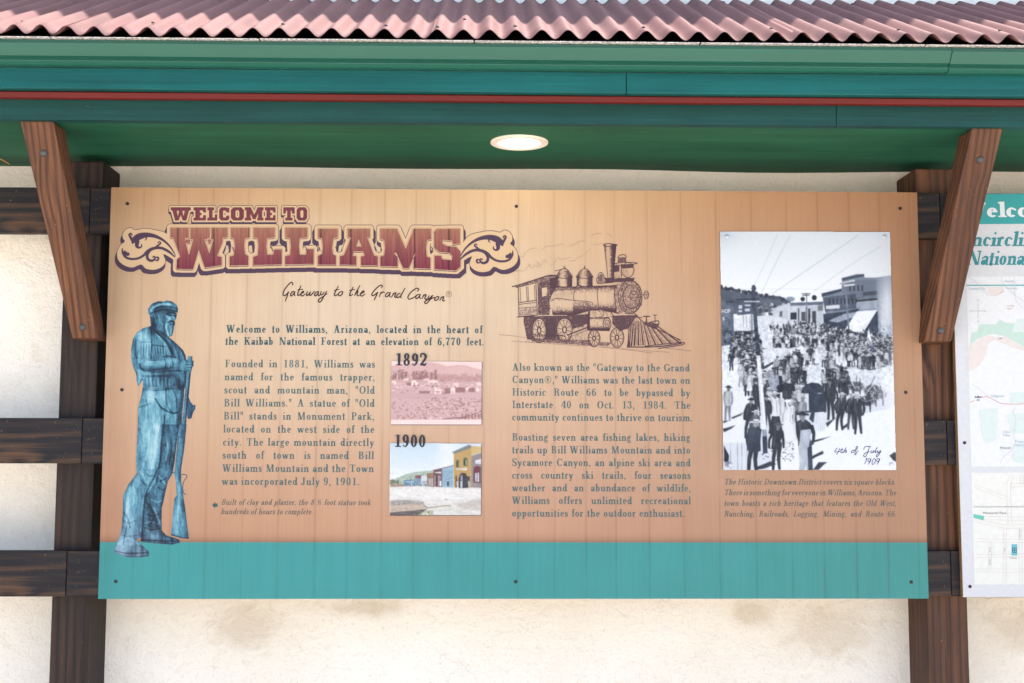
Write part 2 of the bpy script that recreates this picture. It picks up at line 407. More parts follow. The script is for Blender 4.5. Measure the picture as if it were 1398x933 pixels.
sl = -1.305; sr = 1.292
RZ = ((0.610, 0.471), (-0.083, -0.217), (-0.4715, -0.604))
nm = ('top', 'middle', 'bottom')
def rail(x0, x1, zi, label, nails, dy=0.0):
    z1, z0 = RZ[zi]
    r = empty('timber_rail', ((x0+x1)/2, 0.023, (z0+z1)/2), label, 'rail', 'timber rails behind the signs')
    obj('plank', box(x0, x1, 0.0062+dy, 0.0412, z0, z1), RAIL_M, r, bevel=0.003)
    for (x, z) in nails: nail(r, x, 0.0062+dy, z)
for zi, (z1, z0) in enumerate(RZ):
    s_ = sl-0.012*(zi == 2)+(0.02 if zi < 2 else 0)
    zc = (z0+z1)/2
    rail(-3.9, s_-0.0008, zi, f'{nm[zi]} dark rail in front of the wall left of the left post', [(s_-0.045, zc+0.035), (s_-0.047, zc-0.036), (s_-0.012, zc+.04)] if zi != 2 else [(s_-0.047, zc+0.03), (s_-0.049, zc-0.036)])
    rail(s_+0.0008, sr-0.0008, zi, f'{nm[zi]} dark rail running behind the brown town sign', [(s_+0.03, zc-0.037), (s_+0.034, zc+0.04), (1.268, zc+0.033), (1.272, zc-0.036)], 0.0012)
    rail(sr+0.0008, 3.9, zi, f'{nm[zi]} dark rail running behind the white map sign', [], 0.0005)

def brace(fb, ft, label, mat):
    """front-bottom x pair, front-top x pair"""
    yb, yt, zb, zt = -0.052, -0.330, 0.148, 0.7215
    db, dt = 0.092, 0.098
    t = empty('diagonal_brace', ((fb[0]+fb[1])/2, 0.04, zb), label, 'brace', 'diagonal braces under the eave')
    P = [(fb[0], yb, zb), (fb[1], yb, zb), (fb[1], yb+db, zb), (fb[0], yb+db, zb), (ft[0], yt, zt), (ft[1], yt, zt), (ft[1], yt+dt, zt), (ft[0], yt+dt, zt)]
    obj('strut', hexa(P), mat, t, bevel=0.004)
    d = Vector((0, yt-yb, zt-zb)).normalized()
    nrm = Vector((0, -d.z, d.y))
    for s in (0.055, 0.86):
        c = Vector(((fb[0]+fb[1])/2+((ft[0]+ft[1])-(fb[0]+fb[1]))/2*s, yb+(yt-yb)*s, zb+(zt-zb)*s))
        b = bmesh.new(); add_disc_y(b, 0, 0, 0, 0.0105, 0.003, 18, 0.003)
        q = Vector((0, -1, 0)).rotation_difference(nrm)
        bmesh.ops.rotate(b, verts=b.verts[:], cent=(0, 0, 0), matrix=q.to_matrix()); bmesh.ops.translate(b, verts=b.verts[:], vec=c)
        obj('bolt_head', b, BOLT, t)
    return t
brace((-1.304, -1.229), (-1.375, -1.284), 'brown diagonal timber brace rising from the left post to the eave', BRACE_M)
brace((1.212, 1.292), (1.263, 1.350), 'brown diagonal timber brace rising from the right post to the eave', BRACE_M)
# ------------------------------------------------------------------ lettering: a drawn serif alphabet
X_, CAP, ASC = 61.0, 100.0, 104.0
def catmull(pts, n=6):
    P = [np.asarray(p, float) for p in pts]
    if len(P) < 3: return P
    P = [2*P[0]-P[1]]+P+[2*P[-1]-P[-2]]; out = []
    for i in range(1, len(P)-2):
        a, b, c, d = P[i-1:i+3]
        for k in range(n):
            t = k/n
            out.append(0.5*((2*b)+(c-a)*t+(2*a-5*b+4*c-d)*t*t+(3*b-a-3*c+d)*t**3))
    out.append(P[-2]); return out

def ribbon(pts, smooth=5):
    """stroke through (x, y, width) points"""
    q = catmull(pts, smooth) if smooth else [np.asarray(p, float) for p in pts]
    q = np.array(q); d = np.gradient(q[:, :2], axis=0); d /= np.maximum(np.hypot(d[:, 0], d[:, 1])[:, None], 1e-9)
    nrm = np.stack([-d[:, 1], d[:, 0]], 1); w = np.maximum(q[:, 2:3], 0.3)/2
    a, b = q[:, :2]+nrm*w, q[:, :2]-nrm*w; n = len(q)
    return np.concatenate([a, b]), [(i, n+i, n+i+1, i+1) for i in range(n-1)]

def g_rect(x0, y0, x1, y1): return (np.array([(x0, y0), (x1, y0), (x1, y1), (x0, y1)], float), [(0, 1, 2, 3)])
def g_poly(*p): return (np.array(p, float), [tuple(range(len(p)))])
def g_arc(cx, cy, rx, ry, tx, ty, a0=0, a1=360, n=None):
    n = n or max(5, int(abs(a1-a0)/18)); t = np.radians(np.linspace(a0, a1, n+1))
    o = np.stack([cx+rx*np.cos(t), cy+ry*np.sin(t)], 1); i = np.stack([cx+(rx-tx)*np.cos(t), cy+(ry-ty)*np.sin(t)], 1)
    return np.concatenate([o, i]), [(k, k+1, n+2+k, n+1+k) for k in range(n)]
def g_dot(x, y, r): 
    t = np.linspace(0, 2*math.pi, 11)[:-1]
    return np.stack([x+r*np.cos(t), y+r*np.sin(t)], 1), [tuple(range(10))]
def g_diag(x0, y0, x1, y1, w): return g_poly((x0-w/2, y0), (x0+w/2, y0), (x1+w/2, y1), (x1-w/2, y1))

def glyph(ch, T, h):
    """(advance, pieces) on a cap height of 100; T stem weight, h hairline weight"""
    S = lambda x, y, w=30: g_rect(x-w/2, y-(h if y > 5 else 0), x+w/2, y+(h if y <= 5 else 0))
    st = lambda x, y0, y1: g_rect(x, y0, x+T, y1)
    L = T/2; ty = h*1.15
    sb = lambda x, w=None: S(x+L, 0, w or T+18)           # foot serif below a stem
    fl = lambda x, y: g_poly((x-9, y-h*1.3), (x+1, y-h*1.5), (x+1, y), (x-9, y-h*.5))   # flag at a stem's head
    if ch == 'a': return 56, [g_arc(24, 18, 20, 19, T, ty), st(34, 6, 46), g_arc(34+T-22, 46, 22, 18, T, ty, 0, 165), g_dot(12, 46, 6.5), ribbon([(34+L, 8, T*.8), (42+L, 2, h*1.4), (55, 5, h)])]
    if ch == 'b': return 62, [st(9, 0, ASC), fl(9, ASC), g_arc(34, 32, 24, 33, T, ty)]
    if ch == 'c': return 52, [g_arc(28, 32, 24, 33, T, ty, 48, 318), g_dot(44, 50, 6.5)]
    if ch == 'd': return 64, [st(40, 0, ASC), fl(40, ASC), g_arc(28, 32, 24, 33, T, ty), g_poly((40+T, 0), (50+T, 0), (50+T, h), (40+T, h*2))]
    if ch == 'e': return 54, [g_arc(28, 32, 24, 33, T, ty, 0, 318), g_rect(4+T*.6, 33, 51, 33+h)]
    if ch == 'f': return 38, [st(12, 0, 88), sb(12), g_arc(12+17, 86, 17, 19, T*.95, ty, 35, 180), g_dot(40, 93, 6), g_rect(1, X_-h, 38, X_)]
    if ch == 'g': return 56, [g_arc(25, 44, 20, 21, T*.9, ty), g_arc(27, -12, 24, 17, T*.55, ty*1.3), ribbon([(14, 26, h*1.3), (8, 16, T*.5), (22, 7, T*.7), (40, 3, T*.6)]), ribbon([(38, 58, h*1.3), (47, 66, h*1.6), (53, 63, h*2.2)])]
    if ch == 'h': return 68, [st(9, 0, ASC), fl(9, ASC), sb(9), st(43, 0, 46), sb(43), g_arc(43+T-20, 44, 20, 21, T, ty, 0, 165)]
    if ch == 'i': return 34, [st(10, 0, X_), fl(10, X_), sb(10), g_dot(10+L, 91, 8)]
    if ch == 'j': return 30, [st(10, -14, X_), fl(10, X_), g_dot(10+L, 91, 8), ribbon([(10+L, -12, T), (8, -26, h*2), (-4, -30, h*1.4)])]
    if ch == 'k': return 64, [st(9, 0, ASC), fl(9, ASC), sb(9), g_diag(9+T, 26, 52, X_, h*1.6), g_diag(52, 0, 26, 40, T*1.05), S(52, X_, 22), S(54, 0, 24)]
    if ch == 'l': return 34, [st(10, 0, ASC), fl(10, ASC), sb(10)]
    if ch == 'm': return 100, [st(9, 0, X_), fl(9, X_), sb(9), st(42, 0, 46), sb(42), g_arc(42+T-19, 44, 19, 21, T, ty, 0, 165), st(75, 0, 46), sb(75), g_arc(75+T-19, 44, 19, 21, T, ty, 0, 165)]
    if ch == 'n': return 68, [st(9, 0, X_), fl(9, X_), sb(9), st(43, 0, 46), sb(43), g_arc(43+T-20, 44, 20, 21, T, ty, 0, 165)]
    if ch == 'o': return 58, [g_arc(29, 32, 25, 33, T, ty)]
    if ch == 'p': return 64, [st(9, -32, X_), fl(9, X_), S(9+L, -32, T+18), g_arc(35, 32, 24, 33, T, ty)]
    if ch == 'q': return 62, [st(40, -32, X_), S(40+L, -32, T+18), g_arc(28, 32, 24, 33, T, ty)]
    if ch == 'r': return 48, [st(9, 0, X_), fl(9, X_), sb(9), ribbon([(9+T-1, 44, h*1.2), (28, 60, h*1.6), (40, 60, h*1.6)]), g_dot(40, 55, 6.5)]
    if ch == 's': return 46, [ribbon([(38, 50, h), (30, 62, h*1.3), (16, 60, h*1.8), (9, 49, T*.75), (20, 36, T*1.0), (33, 26, T*.95), (38, 14, T*.7), (28, 3, h*1.8), (14, 3, h*1.3), (6, 17, h)]), g_rect(37-h, 44, 39, 63), g_rect(5, 1, 7+h, 20)]
    if ch == 't': return 40, [st(11, 8, 84), g_poly((2, X_-h), (36, X_-h), (36, X_), (2, X_)), ribbon([(11+L, 12, T), (17, 3, h*2), (28, 2, h*1.5), (36, 9, h)])]
    if ch == 'u': return 68, [st(9, 20, X_), fl(9, X_), st(43, 0, X_), fl(43, X_), g_arc(9+20, 21, 20, 22, T, ty, 180, 345), g_poly((43+T, 0), (53+T, 0), (53+T, h), (43+T, h*2))]
    if ch == 'v': return 60, [g_diag(30, 0, 13, X_, T*1.1), g_diag(32, 0, 49, X_, h*1.6), S(13, X_, 28), S(50, X_, 20)]
    if ch == 'w': return 88, [g_diag(28, 0, 12, X_, T*1.05), g_diag(30, 0, 44, X_, h*1.6), g_diag(60, 0, 44, X_, T*1.05), g_diag(62, 0, 76, X_, h*1.6), S(12, X_, 26), S(44, X_, 22), S(77, X_, 20)]
    if ch == 'x': return 60, [g_diag(46, 0, 14, X_, T*1.15), g_diag(12, 0, 47, X_, h*1.7), S(14, X_, 26), S(47, X_, 22), S(12, 0, 22), S(47, 0, 26)]
    if ch == 'y': return 60, [g_diag(31, 0, 13, X_, T*1.1), ribbon([(50, X_, h*1.7), (32, 2, h*1.7), (24, -20, h*1.7), (13, -29, h*1.7)], 4), S(13, X_, 28), S(50, X_, 20), g_dot(12, -25, 6.5)]
    if ch == 'z': return 52, [g_rect(6, X_-h, 46, X_), g_rect(5, 0, 47, h), g_diag(12, 0, 38, X_, T*1.15), g_rect(5, X_-18, 5+h, X_), g_rect(47-h, 0, 47, 18)]
    if ch == 'A': return 90, [g_diag(20, 0, 42, CAP, h*1.6), g_diag(68, 0, 43, CAP, T*1.25), g_rect(24, 32, 62, 32+h), S(19, 0, 28), S(68, 0, 36)]
    if ch == 'B': return 82, [st(15, 0, CAP), S(15+L, CAP, T+20), S(15+L, 0, T+20), g_arc(38, 76, 30, 25, T, ty, -90, 90), g_arc(38, 27, 36, 28, T*1.05, ty, -90, 90), g_rect(15, CAP-h, 40, CAP), g_rect(15, 0, 40, h), g_rect(15, 52, 40, 52+h)]
    if ch == 'C': return 84, [g_arc(44, 50, 37, 52, T*1.1, ty, 42, 320), g_rect(72, 66, 72+h, 100), ribbon([(71, 18, h), (74, 30, h)])]
    if ch == 'D': return 92, [st(15, 0, CAP), S(15+L, CAP, T+20), S(15+L, 0, T+20), g_arc(40, 50, 44, 50, T*1.1, ty, -90, 90), g_rect(15, CAP-h, 42, CAP), g_rect(15, 0, 42, h)]
    if ch == 'E': return 78, [st(15, 0, CAP), S(15+L, CAP, T+20), S(15+L, 0, T+20), g_rect(15, CAP-h, 68, CAP), g_rect(15, 0, 70, h), g_rect(15, 50, 52, 50+h), g_rect(68-h, 74, 68, CAP), g_rect(70-h, 0, 70, 28), g_rect(52-h, 40, 52, 62)]
    if ch == 'F': return 74, [st(15, 0, CAP), S(15+L, CAP, T+20), S(15+L, 0, T+22), g_rect(15, CAP-h, 66, CAP), g_rect(15, 49, 50, 49+h), g_rect(66-h, 72, 66, CAP), g_rect(50-h, 38, 50, 62)]
    if ch == 'G': return 90, [g_arc(44, 50, 37, 52, T*1.1, ty, 42, 325), g_rect(70, 68, 70+h, 100), st(66, 4, 42), S(66+L, 44, T+20)]
    if ch == 'H': return 98, [st(15, 0, CAP), st(68, 0, CAP)] + [S(x+L, y, T+20) for x in (15, 68) for y in (CAP, 0)] + [g_rect(15, 49, 70, 49+h)]
    if ch == 'I': return 46, [st(16, 0, CAP), S(16+L, CAP, T+22), S(16+L, 0, T+22)]
    if ch == 'J': return 60, [st(30, 22, CAP), S(30+L, CAP, T+22), g_arc(30+T-22, 22, 22, 24, T*.9, ty, 190, 360), g_dot(9, 20, 7.5)]
    if ch == 'K': return 92, [st(15, 0, CAP), S(15+L, CAP, T+20), S(15+L, 0, T+20), g_diag(15+T, 38, 72, CAP, h*1.6), g_diag(74, 0, 44, 62, T*1.2), S(72, CAP, 26), S(75, 0, 32)]
    if ch == 'L': return 74, [st(15, 0, CAP), S(15+L, CAP, T+22), S(15+L, 0, T+20), g_rect(15, 0, 68, h), g_rect(68-h, 0, 68, 32)]
    if ch == 'M': return 116, [g_rect(18, 0, 18+h*1.3, CAP), st(84, 0, CAP), g_diag(54, 0, 26, CAP, T*1.15), g_diag(55, 0, 88, CAP, h*1.6), S(20, 0, 26), S(84+L, 0, T+20), S(22, CAP, 22), S(88, CAP, 26)]
    if ch == 'N': return 100, [g_rect(18, 0, 18+h*1.3, CAP), g_rect(80, 0, 80+h*1.3, CAP), g_diag(78, 0, 24, CAP, T*1.2), S(20, 0, 26), S(81, CAP, 26), S(19, CAP, 20)]
    if ch == 'O': return 92, [g_arc(46, 50, 40, 52, T*1.15, ty)]
    if ch == 'P': return 78, [st(15, 0, CAP), S(15+L, CAP, T+20), S(15+L, 0, T+22), g_arc(38, 73, 34, 27, T, ty, -90, 90), g_rect(15, CAP-h, 40, CAP), g_rect(15, 46, 40, 46+h)]
    if ch == 'R': return 88, [st(15, 0, CAP), S(15+L, CAP, T+20), S(15+L, 0, T+20), g_arc(38, 75, 33, 25, T, ty, -90, 90), g_rect(15, CAP-h, 40, CAP), g_rect(15, 50, 40, 50+h), ribbon([(50, 50, T*.8), (60, 40, T), (62, 14, T), (68, 2, h*2), (80, 4, h)])]
    if ch == 'S': return 68, [ribbon([(56, 78, h), (46, 97, h*1.4), (26, 97, h*2), (12, 80, T*.8), (22, 60, T*1.05), (42, 46, T*1.15), (58, 28, T*.9), (50, 6, h*2.2), (28, 2, h*1.6), (9, 24, h)]), g_rect(56, 68, 56+h, 100), g_rect(8, 0, 8+h, 32)]
    if ch == 'T': return 84, [st(36, 0, CAP), S(36+L, 0, T+24), g_rect(6, CAP-h, 78, CAP), g_rect(6, 72, 6+h, CAP), g_rect(78-h, 72, 78, CAP)]
    if ch == 'V': return 88, [g_diag(44, 0, 20, CAP, T*1.2), g_diag(46, 0, 70, CAP, h*1.6), S(20, CAP, 34), S(70, CAP, 26)]
    if ch == 'W': return 124, [g_diag(38, 0, 18, CAP, T*1.15), g_diag(40, 0, 60, CAP, h*1.6), g_diag(80, 0, 58, CAP, T*1.15), g_diag(82, 0, 104, CAP, h*1.6), S(18, CAP, 32), S(58, CAP, 30), S(104, CAP, 26)]
    if ch == '0': return 66, [g_arc(33, 50, 27, 52, T, ty)]
    if ch == '1': return 66, [st(28, 0, CAP), S(28+L, 0, T+28), g_poly((12, 84), (29, 94), (29, 100), (12, 88))]
    if ch == '2': return 66, [ribbon([(12, 74, T*.5), (16, 94, h*1.6), (34, 99, h*1.8), (54, 80, T), (44, 48, T*.8), (20, 16, h*1.8), (10, 5, h)]), g_dot(15, 74, 7), ribbon([(10, 8, T*.7), (28, 11, T*.9), (46, 6, T*.8), (58, 24, h)])]
    if ch == '3': return 66, [g_arc(30, 76, 24, 25, T, ty, -80, 150), g_arc(30, 26, 28, 28, T, ty, -150, 90), g_dot(13, 80, 7), g_dot(11, 20, 7.5)]
    if ch == '4': return 68, [st(42, 0, CAP), S(42+L, 0, T+22), g_diag(8, 26, 46, CAP, h*1.6), g_rect(4, 26, 64, 26+h)]
    if ch == '5': return 66, [g_rect(16, 52, 16+h, CAP), g_rect(16, CAP-T*.8, 54, CAP), g_arc(30, 32, 28, 34, T, ty, -150, 140), g_dot(11, 20, 7.5)]
    if ch == '6': return 66, [g_arc(33, 31, 27, 33, T, ty), g_arc(40, 50, 34, 52, T, ty, 75, 190), g_dot(51, 88, 6.5)]
    if ch == '7': return 66, [g_rect(8, CAP-T*.8, 58, CAP), g_rect(8, 74, 8+h, CAP), ribbon([(57, 94, h*1.6), (40, 60, T*.6), (31, 28, T), (31, 0, T*1.2)])]
    if ch == '8': return 66, [g_arc(33, 75, 23, 27, T*.85, ty), g_arc(33, 26, 27, 28, T*.95, ty)]
    if ch == '9': return 66, [g_arc(33, 69, 27, 33, T, ty), g_arc(26, 50, 34, 52, T, ty, -105, 10), g_dot(15, 12, 6.5)]
    if ch == '.': return 28, [g_dot(12, 7, 8)]
    if ch == ',': return 28, [g_dot(12, 7, 8), ribbon([(18, 6, T*.5), (17, -10, h*1.4), (10, -18, h)])]
    if ch == '"': return 42, [g_poly((8, 60), (14, 60), (17, ASC), (5, ASC)), g_poly((27, 60), (33, 60), (36, ASC), (24, ASC))]
    if ch == '\u00ae': return 98, [g_arc(48, 50, 44, 50, h*1.1, h*1.1), g_rect(34, 26, 34+h*1.6, 76), g_arc(40, 63, 18, 13, h*1.4, h*1.2, -90, 90), g_rect(34, 75-h, 42, 76), g_rect(34, 50, 42, 50+h), g_diag(62, 26, 46, 50, h*1.5)]
    if ch == '\u00bd': return 92, [g_diag(20, 0, 62, CAP, h*1.5)] + [(p*0.5+np.array([-2, 50]), f) for p, f in glyph('1', T*1.2, h*1.6)[1]] + [(p*0.5+np.array([50, 0]), f) for p, f in glyph('2', T*1.2, h*1.6)[1]]
    return 36, []

_gc = {}
def text_line(s, p0, p1, Y, cap_px, T=15, h=5, sx=1.0, track=0.0, slant=0.0, justify=True, xsq=1.0):
    """a line of lettering whose baseline runs between two surveyed points; returns verts, faces"""
    A, B = at(*p0, Y), at(*p1, Y); depth = (A-CAM_P).dot(_f); u = cap_px/FPX*depth/100.0
    d = (B-A); Lm = d.length; d.normalize(); e = (d.x, d.z); n = (-d.z, d.x)
    gl = []
    for c in s:
        if c == ' ': gl.append(None); continue
        k = (c, T, h)
        if k not in _gc: _gc[k] = glyph(c, T, h)
        gl.append(_gc[k])
    adv = sum(g[0]*sx+track for g in gl if g)
    ns = sum(1 for g in gl if g is None)
    if justify and ns: spc = (Lm/u-adv)/ns; k = 1.0
    else: spc = 36*sx; k = (Lm/u)/(adv+spc*ns)
    if TEXTLOG is not None: TEXTLOG.append((s[:24], round(spc, 1), round(k, 2)))
    V, F = [], []; x = 0.0; q = 0
    for g in gl:
        if g is None: x += spc*k; continue
        for P, fs in g[1]:
            X = (x+P[:, 0]*sx*k+P[:, 1]*slant)*u; Z = P[:, 1]*u; q += 1
            off = len(V); yy = Y-0.00006*(q % 5)
            V.extend(zip(A.x+X*e[0]+Z*n[0], np.full(len(X), yy), A.z+X*e[1]+Z*n[1]))
            F.extend(tuple(off+i for i in f) for f in fs)
        x += (g[0]*sx+track)*k
    return V, F
TEXTLOG = None

def px_strokes(strokes, Y, smooth=5):
    """pen strokes surveyed in photograph pixels, (x, y, width) each, laid on the plane"""
    V, F = [], []
    for q, st in enumerate(strokes):
        P, fs = ribbon(st, smooth); off = len(V)
        for x, y in P:
            p = at(x, y, Y-0.00006*(q % 5)); V.append((p.x, p.y, p.z))
        F.extend(tuple(off+i for i in f) for f in fs)
    return V, F

def merge(*vf):
    V, F = [], []
    for v, f in vf:
        o = len(V); V.extend(v); F.extend(tuple(o+i for i in t) for t in f)
    return V, F

def flat(name, vf, mat, parent):
    me = bpy.data.meshes.new(name); me.from_pydata([tuple(map(float, v)) for v in vf[0]], [], vf[1]); me.update()
    # every face looks at the reader
    bm = bmesh.new(); bm.from_mesh(me)
    for f in bm.faces:
        f.normal_update()
        if f.normal.y > 0: f.normal_flip()
    bm.to_mesh(me); bm.free()
    return link(name, me, mat, parent)

K_INK = 0.60                              # printed colour as seen on the panel -> ink reflectance
def ink(name, rgb, rough=0.55):
    m = N(name, rough=rough, spec=0.2); c = lin(rgb)*K_INK
    nn = m.noise(m.scale((70, 70, 70)), 1.0, 2.0, 0.5)
    m.color(m.ramp(nn, [(0.3, tuple(c*0.97)), (0.7, tuple(np.minimum(c*1.03, 1)))])); return m.m

# ------------------------------------------------------------------ printed pictures: small numpy painter + fine coloured mesh
class Cv:
    """paints in photograph pixels over the box (x0, y0)-(x1, y1) at s samples per pixel"""
    def __init__(s, x0, y0, x1, y1, sc, bg=(255, 255, 255)):
        s.x0, s.y0, s.sc = x0, y0, sc
        s.w, s.h = int(round((x1-x0)*sc))+1, int(round((y1-y0)*sc))+1
        s.a = np.empty((s.h, s.w, 3)); s.a[:] = bg; s.al = np.zeros((s.h, s.w))
        s.xs = x0+np.arange(s.w)/sc; s.ys = y0+np.arange(s.h)/sc
    def win(s, xa, ya, xb, yb):
        i0, i1 = max(0, int((xa-s.x0)*s.sc)-1), min(s.w, int((xb-s.x0)*s.sc)+3)
        j0, j1 = max(0, int((ya-s.y0)*s.sc)-1), min(s.h, int((yb-s.y0)*s.sc)+3)
        if i1 <= i0 or j1 <= j0: return None
        return slice(j0, j1), slice(i0, i1), s.xs[None, i0:i1], s.ys[j0:j1, None]
    def put(s, sl, m, col):
        m = np.clip(m, 0, 1); s.a[sl] = s.a[sl]*(1-m[..., None])+np.asarray(col, float)*m[..., None]
        s.al[sl] = np.maximum(s.al[sl], m)
    def polymask(s, pts, pad=1.0):
        P = np.asarray(pts, float)
        w = s.win(P[:, 0].min()-pad, P[:, 1].min()-pad, P[:, 0].max()+pad, P[:, 1].max()+pad)
        if w is None: return None
        j, i, X, Y = w; ins = np.zeros((Y.shape[0], X.shape[1]), bool); dm = np.full(ins.shape, 1e9)
        for (ax, ay), (bx, by) in zip(P, np.roll(P, -1, 0)):
            if ay != by:
                c = ((ay > Y) != (by > Y)) & (X < (bx-ax)*(Y-ay)/(by-ay)+ax); ins ^= c
            L2 = (bx-ax)**2+(by-ay)**2+1e-9; t = np.clip(((X-ax)*(bx-ax)+(Y-ay)*(by-ay))/L2, 0, 1)
            dm = np.minimum(dm, (X-ax-t*(bx-ax))**2+(Y-ay-t*(by-ay))**2)
        return (j, i), np.where(ins, 1, -1)*np.sqrt(dm), X, Y
    def poly(s, pts, col, a=1.0, soft=0.35):
        r = s.polymask(pts, 1+soft*2)
        if r is None: return
        s.put(r[0], a*np.clip(0.5+r[1]/(2*soft), 0, 1), col)
    def line(s, pts, wd, col, a=1.0, smooth=0, soft=0.3):
        P = np.array(catmull(pts, smooth)) if smooth else np.asarray(pts, float)
        W = P[:, 2] if P.shape[1] > 2 else np.full(len(P), wd)
        m = W.max()/2+soft*2+.5
        w = s.win(P[:, 0].min()-m, P[:, 1].min()-m, P[:, 0].max()+m, P[:, 1].max()+m)
        if w is None: return
        j, i, X, Y = w; best = np.full((Y.shape[0], X.shape[1]), -1e9)
        for k in range(len(P)-1):
            ax, ay, bx, by = P[k, 0], P[k, 1], P[k+1, 0], P[k+1, 1]
            t = np.clip(((X-ax)*(bx-ax)+(Y-ay)*(by-ay))/((bx-ax)**2+(by-ay)**2+1e-9), 0, 1)
            best = np.maximum(best, (W[k]+(W[k+1]-W[k])*t)/2-np.hypot(X-ax-t*(bx-ax), Y-ay-t*(by-ay)))
        s.put((j, i), a*np.clip(0.5+best/(2*soft), 0, 1), col)
    def ell(s, cx, cy, rx, ry, col, a=1.0, soft=0.3):
        w = s.win(cx-rx-soft*2, cy-ry-soft*2, cx+rx+soft*2, cy+ry+soft*2)
        if w is None: return
        j, i, X, Y = w; d = np.sqrt(((X-cx)/rx)**2+((Y-cy)/ry)**2); r = min(rx, ry)
        s.put((j, i), a*np.clip(0.5+(1-d)*r/(2*soft), 0, 1), col)
    def glow(s, cx, cy, rx, ry, col, a=1.0, mask=None):
        w = s.win(cx-rx*2.2, cy-ry*2.2, cx+rx*2.2, cy+ry*2.2)
        if w is None: return
        j, i, X, Y = w; m = a*np.exp(-((X-cx)/rx)**2-((Y-cy)/ry)**2)
        if mask is not None: m = m*mask[j, i]
        keep = s.al[j, i].copy(); s.put((j, i), m, col); s.al[j, i] = keep
    def noise(s, px, py, seed, octv=4, gain=0.55):
        """value noise over the whole canvas; px, py are the lump sizes in photograph pixels"""
        rg = np.random.default_rng(seed); out = np.zeros((s.h, s.w)); amp = 1.0; tot = 0
        for o in range(octv):
            gx, gy = s.w/(px*s.sc)*2**o, s.h/(py*s.sc)*2**o
            gw, gh = int(gx)+3, int(gy)+3
            if gw > s.w*1.5 and gh > s.h*1.5: break
            G = rg.random((gh, gw)); u = np.linspace(0, gx, s.w); v = np.linspace(0, gy, s.h)
            iu, iv = u.astype(int), v.astype(int); fu, fv = u-iu, v-iv; fu = fu*fu*(3-2*fu); fv = fv*fv*(3-2*fv)
            a = G[iv][:, iu]*(1-fu)+G[iv][:, iu+1]*fu; b = G[iv+1][:, iu]*(1-fu)+G[iv+1][:, iu+1]*fu
            out += amp*(a*(1-fv[:, None])+b*fv[:, None]); tot += amp; amp *= gain
        return out/tot
def blur(a, r):
    r = int(r)
    if r < 1: return a
    for ax in (0, 1):
        for _ in range(2):
            p = np.pad(a, [(r+1, r) if k == ax else (0, 0) for k in range(a.ndim)], mode='edge'); c = np.cumsum(p, axis=ax)
            a = (np.take(c, range(2*r+1, c.shape[ax]), ax)-np.take(c, range(0, c.shape[ax]-2*r-1), ax))/(2*r+1)
    return a
def dilate(m, r):
    m = m.copy()
    for k in range(int(round(r))):
        n = m.copy()
        n[1:] |= m[:-1]; n[:-1] |= m[1:]; n[:, 1:] |= m[:, :-1]; n[:, :-1] |= m[:, 1:]
        if k % 2:
            n[1:, 1:] |= m[:-1, :-1]; n[:-1, :-1] |= m[1:, 1:]; n[1:, :-1] |= m[:-1, 1:]; n[:-1, 1:] |= m[1:, :-1]
        m = n
    return m
def shift(m, dx, dy):
    o = np.zeros_like(m); h, w = m.shape
    o[max(0, dy):h+min(0, dy), max(0, dx):w+min(0, dx)] = m[max(0, -dy):h+min(0, -dy), max(0, -dx):w+min(0, -dx)]
    return o

mp_ = N('printed_picture', rough=0.5, spec=0.2)
_at = mp_.n('Attribute', attribute_name='print'); mp_.color(_at.outputs['Color']); PRINT = mp_.m

def decal(name, cv, Y, parent, keep=None, mat=None):
    """canvas -> fine mesh on the plane, one colour per vertex; keep = mask of the printed area"""
    X, Z = np.meshgrid(cv.xs, cv.ys)
    f, r, u = (np.array(v) for v in (_f, RIGHT, UP))
    d = f+((X-699)/FPX)[..., None]*r-((Z-466.5)/FPX)[..., None]*u
    t = (Y-CAM_P.y)/d[..., 1]; P = np.array(CAM_P)+d*t[..., None]
    h, w = X.shape; idx = np.arange(h*w).reshape(h, w)
    q = np.stack([idx[:-1, :-1], idx[1:, :-1], idx[1:, 1:], idx[:-1, 1:]], -1)
    if keep is not None:
        k = keep.astype(float); k = (k[:-1, :-1]+k[1:, :-1]+k[1:, 1:]+k[:-1, 1:])/4 > 0.49; q = q[k]
    q = q.reshape(-1, 4); used, inv = np.unique(q, return_inverse=True); q = inv.reshape(-1, 4)
    P = P.reshape(-1, 3)[used]; C = lin(np.clip(cv.a, 0, 255)).reshape(-1, 3)[used]*K_INK
    me = bpy.data.meshes.new(name); nq = len(q)
    me.vertices.add(len(P)); me.vertices.foreach_set('co', P.astype(np.float32).ravel())
    me.loops.add(nq*4); me.loops.foreach_set('vertex_index', q.astype(np.int32).ravel())
    me.polygons.add(nq); me.polygons.foreach_set('loop_start', np.arange(0, nq*4, 4, dtype=np.int32))
    try: me.polygons.foreach_set('loop_total', np.full(nq, 4, dtype=np.int32))
    except Exception: pass
    at_ = me.color_attributes.new('print', 'FLOAT_COLOR', 'POINT')
    at_.data.foreach_set('color', np.concatenate([C, np.ones((len(C), 1))], 1).astype(np.float32).ravel())
    me.update(); me.validate()
    return link(name, me, mat or PRINT, parent)
